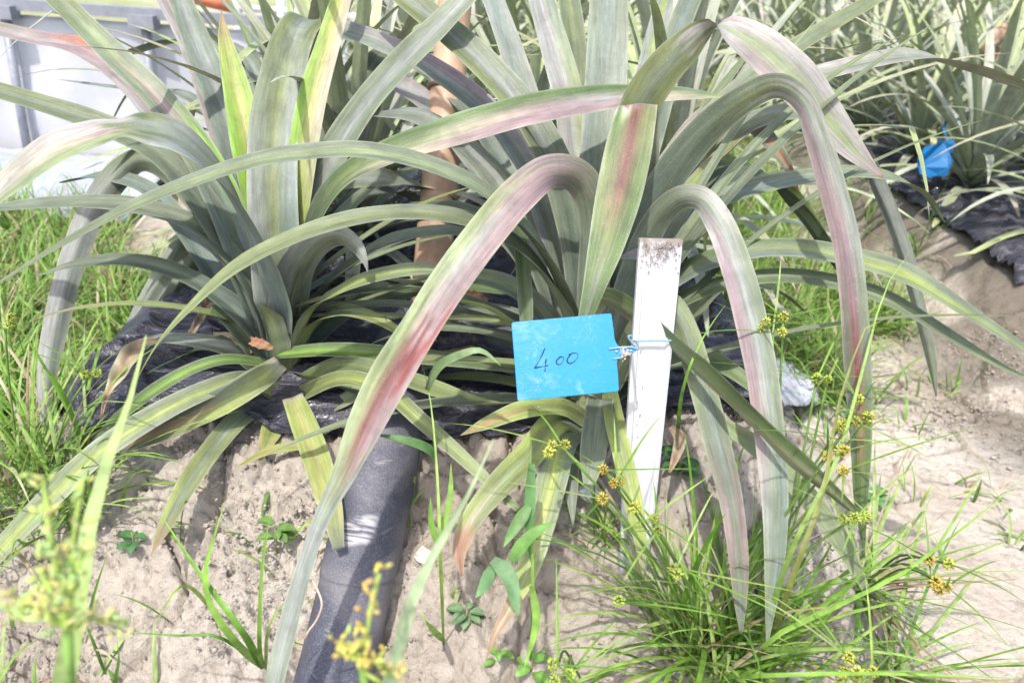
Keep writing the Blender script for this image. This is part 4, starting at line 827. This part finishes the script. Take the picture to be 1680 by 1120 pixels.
grass_field('grass','grass between the distant beds and beyond them',[(2.4,3.0,2.2,7,700),(-2.,4.5,6.4,11,1500)],63,(.15,.4))
grass_field('grass','a few green shoots through and along the edges of the trodden path',[(.6,1.05,.8,1.75,26),(-.8,.1,.58,.85,16)],64,(.03,.09))
# individually placed long blades and seedlings
def placed(name,label,cat,parts,group=None,mat=None):
    """parts: list of (part, [stations], width, colour)"""
    p0=parts[0][1][0]; p0=P(*p0) if not isinstance(p0,Vector) else p0
    root=thing(name,p0,label,cat,group)
    for nm,pts,w,c in parts:
        V,F,K=blades([pblade(pts,w,c)],fold=.3); meshobj(nm,V,F,mat or M_grass,root,col=K)
    return root
g=GREENS
def gd(px,py,dz=0): return G(px,py,dz)
placed('grass_seedling','grass seedling with two tall blades on the soil left of the pipe','grass',[('blade',[gd(430,1095),(400,1040,.79),(345,965,.8),(300,900,.82),(263,842,.84)],.008,g[0]),('blade',[gd(432,1095),(385,1050,.8),(345,990,.79),(338,930,.79),(370,820,.8)],.009,g[1]),
 ('blade',[gd(428,1092),(360,1045,.82),(290,1042,.83),(190,1035,.84)],.004,g[2]),('blade',[gd(434,1095),(425,1060,.82),(430,930,.82),(448,812,.83)],.006,g[1]),('blade',[gd(436,1098),(440,1030,.8),(470,985,.8),(520,955,.8)],.004,g[3]),('blade',[gd(350,1000),(300,960,.85),(250,1030,.85)],.005,g[3])])
placed('grass_seedling','upright jointed grass shoot between the pipe and the drooping leaves','grass',[('stem',[gd(728,1060),(722,900,.84),(716,760,.86),(705,650,.88),(690,590,.9)],.004,g[3]),('blade',[(701,640,.88),(722,600,.87),(770,577,.86),(795,578,.86),(822,600,.86)],.011,(.19,.28,.12)),('blade',[(714,750,.87),(700,735,.86),(665,722,.85),(615,712,.85)],.011,(.11,.22,.07)),('blade',[(722,880,.85),(738,820,.86),(740,760,.87)],.008,g[1]),
 ('blade',[(722,900,.85),(708,860,.85),(706,815,.85)],.007,g[0]),('blade',[gd(728,1050),(700,1020,.82),(690,1000,.82)],.008,g[1])])
placed('grass_shoot','bamboo-like grass shoot with broad pointed leaves right of the pipe','grass',[('stem',[gd(870,1090),(874,980,.84),(872,880,.85),(870,790,.86),(872,720,.87)],.004,g[1]),('blade',[(872,900,.84),(850,870,.83),(826,898,.82)],.0,g[1]),('blade',[(838,920,.83),(870,880,.83),(910,855,.83)],.015,(.15,.31,.07)),('blade',[(868,830,.85),(845,865,.84),(826,897,.83)],.014,(.15,.30,.08)),
 ('blade',[(808,918,.82),(835,945,.81),(848,1000,.8),(850,1010,.8)],.017,(.15,.29,.12)),('blade',[(808,930,.82),(795,960,.82),(780,980,.82)],.014,(.15,.29,.12)),('blade',[(872,960,.84),(880,1020,.83),(860,1095,.82)],.009,g[1]),('blade',[(872,760,.86),(868,850,.85),(872,930,.85)],.012,(.13,.28,.09))])
placed('tall_grass','pale blurred blade of grass crossing in front of the soil right of the pipe','grass',[('blade',[gd(560,1500),(640,1110,.46),(690,950,.47),(740,860,.48),(790,770,.49),(810,720,.5)],.016,(.40,.50,.28))])
placed('tall_grass','tall blurred bright green blade near the left front','grass',[('blade',[gd(40,1500),(128,1000,.46),(150,850,.47),(185,730,.5),(215,650,.52),(240,550,.54)],.019,(.36,.48,.17))])
placed('tall_grass','thin green blade arching over the path at the right edge','grass',[('blade',[gd(1380,1060),(1250,1060,.76),(1390,985,.77),(1480,940,.78),(1600,850,.8),(1685,780,.81)],.006,g[1])])
placed('tall_grass','curved green stem with a reddish tip in front of the right hanging leaf','grass',[('blade',[gd(1250,1100),(1300,950,.76),(1352,800,.77),(1372,680,.78),(1410,560,.79),(1432,525,.8),(1462,518,.8)],.006,(.24,.27,.07))])
placed('tall_grass','long green blade rising past the right hanging leaf','grass',[('blade',[gd(1230,1110),(1300,900,.77),(1370,760,.78),(1412,620,.79),(1450,480,.81),(1492,415,.82)],.005,g[3])])
placed('tall_grass','thin horizontal stem along the very bottom right','grass',[('blade',[gd(1170,1110),(1250,1108,.70),(1400,1104,.7),(1560,1108,.7),(1690,1112,.7)],.005,g[1])])
for i,(a,b,c,lb) in enumerate([((1120,640),(1150,560),(1190,500),'thin pale stalk beside the stake'),((20,1010),(22,960),(24,1015),'short green shoot near the left bottom corner'),((190,1110),(195,1080),(192,1050),'short grey-green shoot at the bottom left'),((150,990),(165,940),(178,905),'slim green shoot behind the blurred flower, lower left')]):
    placed('tall_grass',lb,'grass',[('blade',[gd(a[0]-10,a[1]+90) if i==0 else gd(a[0],a[1]+20),(a[0],a[1],.88),(b[0],b[1],.87),(c[0],c[1],.87)],.005,g[i%3])])
# blurred foreground inflorescence bottom left and bottom centre
def inflo(base,tip,label,seed,arms,w=.006,c=(.50,.57,.20)):
    rr=random.Random(seed); root=thing('flowering_sedge',base,label,'sedge')
    mb=MB(); S=cr([tuple(base),tuple((base+tip)/2+Vector((.01,0,.01))),tuple(tip)],16); mb.tube([Vector(p) for p in S],.0022,7,(.26,.44,.10)); mb.build('stem',M_weed,root)
    for (px,py,d) in arms:
        e=P(px,py,d); mb=MB(); S=cr([tuple(tip),tuple((tip+e)/2+Vector((0,0,.006))),tuple(e)],12); mb.tube([Vector(p) for p in S],.0012,5,(.35,.48,.1))
        for i in range(3,12):
            for j in range(2):
                p=Vector(S[i])+Vector((rr.gauss(0,.003),rr.gauss(0,.003),rr.gauss(0,.003))); q=p+Vector((rr.gauss(0,.004),rr.gauss(0,.004),rr.uniform(.001,.006)))
                mb.tube([p,p.lerp(q,.5),q],[.0006,.0014,.0004],4,tuple(x*rr.uniform(.8,1.25) for x in c))
        mb.build('flower_spike',M_flower,root)
inflo(G(105,1560),P(112,1035,.37),'out of focus yellow-green flowering sedge in the lower left corner',5,[(30,985,.37),(82,880,.37),(140,900,.37),(75,840,.36),(20,1000,.38),(210,1025,.38),(135,790,.37),(70,780,.38),(60,930,.37),(105,960,.35)])
inflo(G(600,1560),P(595,1090,.4),'out of focus yellow flower spike in front of the pipe',6,[(622,940,.4),(565,1055,.4),(640,1110,.4),(570,1080,.39)],c=(.55,.5,.12))
# broadleaf weeds
def weed(px,py,label,n,r,seed,col=(.16,.32,.07),tall=.02):
    rr=random.Random(seed); g_=G(px,py); root=thing('weed_seedling',Vector((g_.x,g_.y,gz(g_.x,g_.y))),label,'weed'); g_.z=root.location.z
    for i in range(n):
        a=i*2.4+rr.random(); l=r*rr.uniform(.6,1.1); h=Vector((math.cos(a),math.sin(a),0)); s=Vector((-h.y,h.x,0)); b=g_+h*r*.15+Vector((0,0,.004+tall*rr.random())); V=[];K=[]
        m=9
        for j in range(m):
            q=j/(m-1); w=l*.34*math.sin(math.pi*min(1,q*.93+.05))**.8; cz=b+h*(l*q)+Vector((0,0,l*(.5*q-.55*q*q)))
            for u in(-1,-.5,0,.5,1): V.append(cz+s*(u*w)+Vector((0,0,abs(u)*w*.25))); K.append(np.array(col)*(1.25 if u==0 else 1)*rr.uniform(.9,1.1))
        F=[(j*5+i_,j*5+i_+1,(j+1)*5+i_+1,(j+1)*5+i_) for j in range(m-1) for i_ in range(4)]
        meshobj('leaf',np.array([tuple(v) for v in V]),F,M_weed,root,col=np.array(K))
    mb=MB(); mb.tube([g_-Vector((0,0,.01)),g_+Vector((0,0,.01+tall*.8))],[.0015,.001],6,(.25,.25,.1)); mb.build('stem',M_weed,root)
weed(455,905,'small broad-leaved green seedling on the soil left of the pipe',9,.022,1,(.13,.24,.06),tall=.03)
weed(222,905,'dark green seedling rosette on the shaded soil at the left',8,.02,2,(.07,.17,.06))
weed(765,1028,'grey-green seedling rosette right of the pipe at the bottom',8,.022,3,(.15,.24,.12))
weed(815,1090,'tiny bright green seedling at the bottom centre',6,.02,4)
weed(870,1112,'low green seedling at the bottom edge right of centre',5,.022,5)
weed(1432,830,'round-leaved weed on the path just behind the right hanging leaf',7,.032,6,(.12,.25,.09),.03)
weed(1110,790,'small dark weed in the shade behind the stake',7,.03,7,(.07,.17,.05),.03)
# ------------------------------------------------------------------ dry leaves and stones
def dryleaf(label,pts,pal='0 br/cr;.5 cr/br;1 br/dr',k=.7):
    root=thing('dead_leaf',P(pts[0][0],pts[0][1],pts[0][2]),label,'dead leaf'); tleaf(root,pal,pts,k=k,gut=.8,wave=.35,name='leaf_blade',mat=M_dry,thick=.0008)
dryleaf('curled brown dead leaf draped over the left part of the black film',[(262,560,1.06,8),(235,565,1.06,22),(210,590,1.05,34),(190,622,1.04,22),(175,650,1.03,10),(165,690,1.03,2)])
dryleaf('narrow pinkish brown dead leaf standing on the film behind the left plant',[(345,495,1.16,20),(330,520,1.14,16),(312,550,1.12,10),(305,565,1.12,3)])
dryleaf('thin brown dead leaf strip curling at the foot of the left plant',[(350,548,1.1,6),(375,550,1.1,8),(395,565,1.1,12),(412,580,1.1,6)])
dryleaf('small orange brown dead leaf at the base of the left plant stem',[(412,560,1.08,14),(430,566,1.07,18),(448,572,1.07,6)],'0 or_/br;1 br')
dryleaf('brown curled dead leaf in the shade behind the stake',[(1100,700,1.0,10),(1115,720,.99,22),(1108,750,.98,16),(1098,775,.97,4)])
dryleaf('reddish dry leaf litter on the film between the two big plants',[(760,480,1.2,8),(780,486,1.19,16),(800,494,1.19,6)],'0 or_/br;1 br')
def stone(px,py,r,label,seed,flat=.6,c=(.62,.58,.53)):
    g_=G(px,py); mb=MB(); rock((g_.x,g_.y,gz(g_.x,g_.y)+r*flat*.9+.002),r,seed,c,mb,flat); o=mb.build('stone',M_stone,smooth=False)
    tag(o,label,'stone'); return o
stone(966,826,.016,'smooth whitish stone left of the foot of the stake',3,.7,(.74,.73,.70))
stone(694,924,.013,'small squarish cream stone right of the pipe',5,.8,(.70,.62,.50))
stone(948,845,.006,'tiny grey pebble beside the whitish stone',7,.7,(.5,.48,.45))
# thin pale root lying over the pipe
r_=thing('dry_root',P(518,952,.8),'thin pale dry root curling over the left side of the pipe','root'); mb=MB(); S=cr([tuple(P(a,b,d)) for a,b,d in[(512,950,.80),(520,965,.79),(528,990,.78),(520,1015,.775),(506,1035,.78),(500,1048,.79)]],24)
mb.tube([Vector(p) for p in S],.0011,6,(.5,.38,.28)); mb.build('root_strand',M_stem,r_)
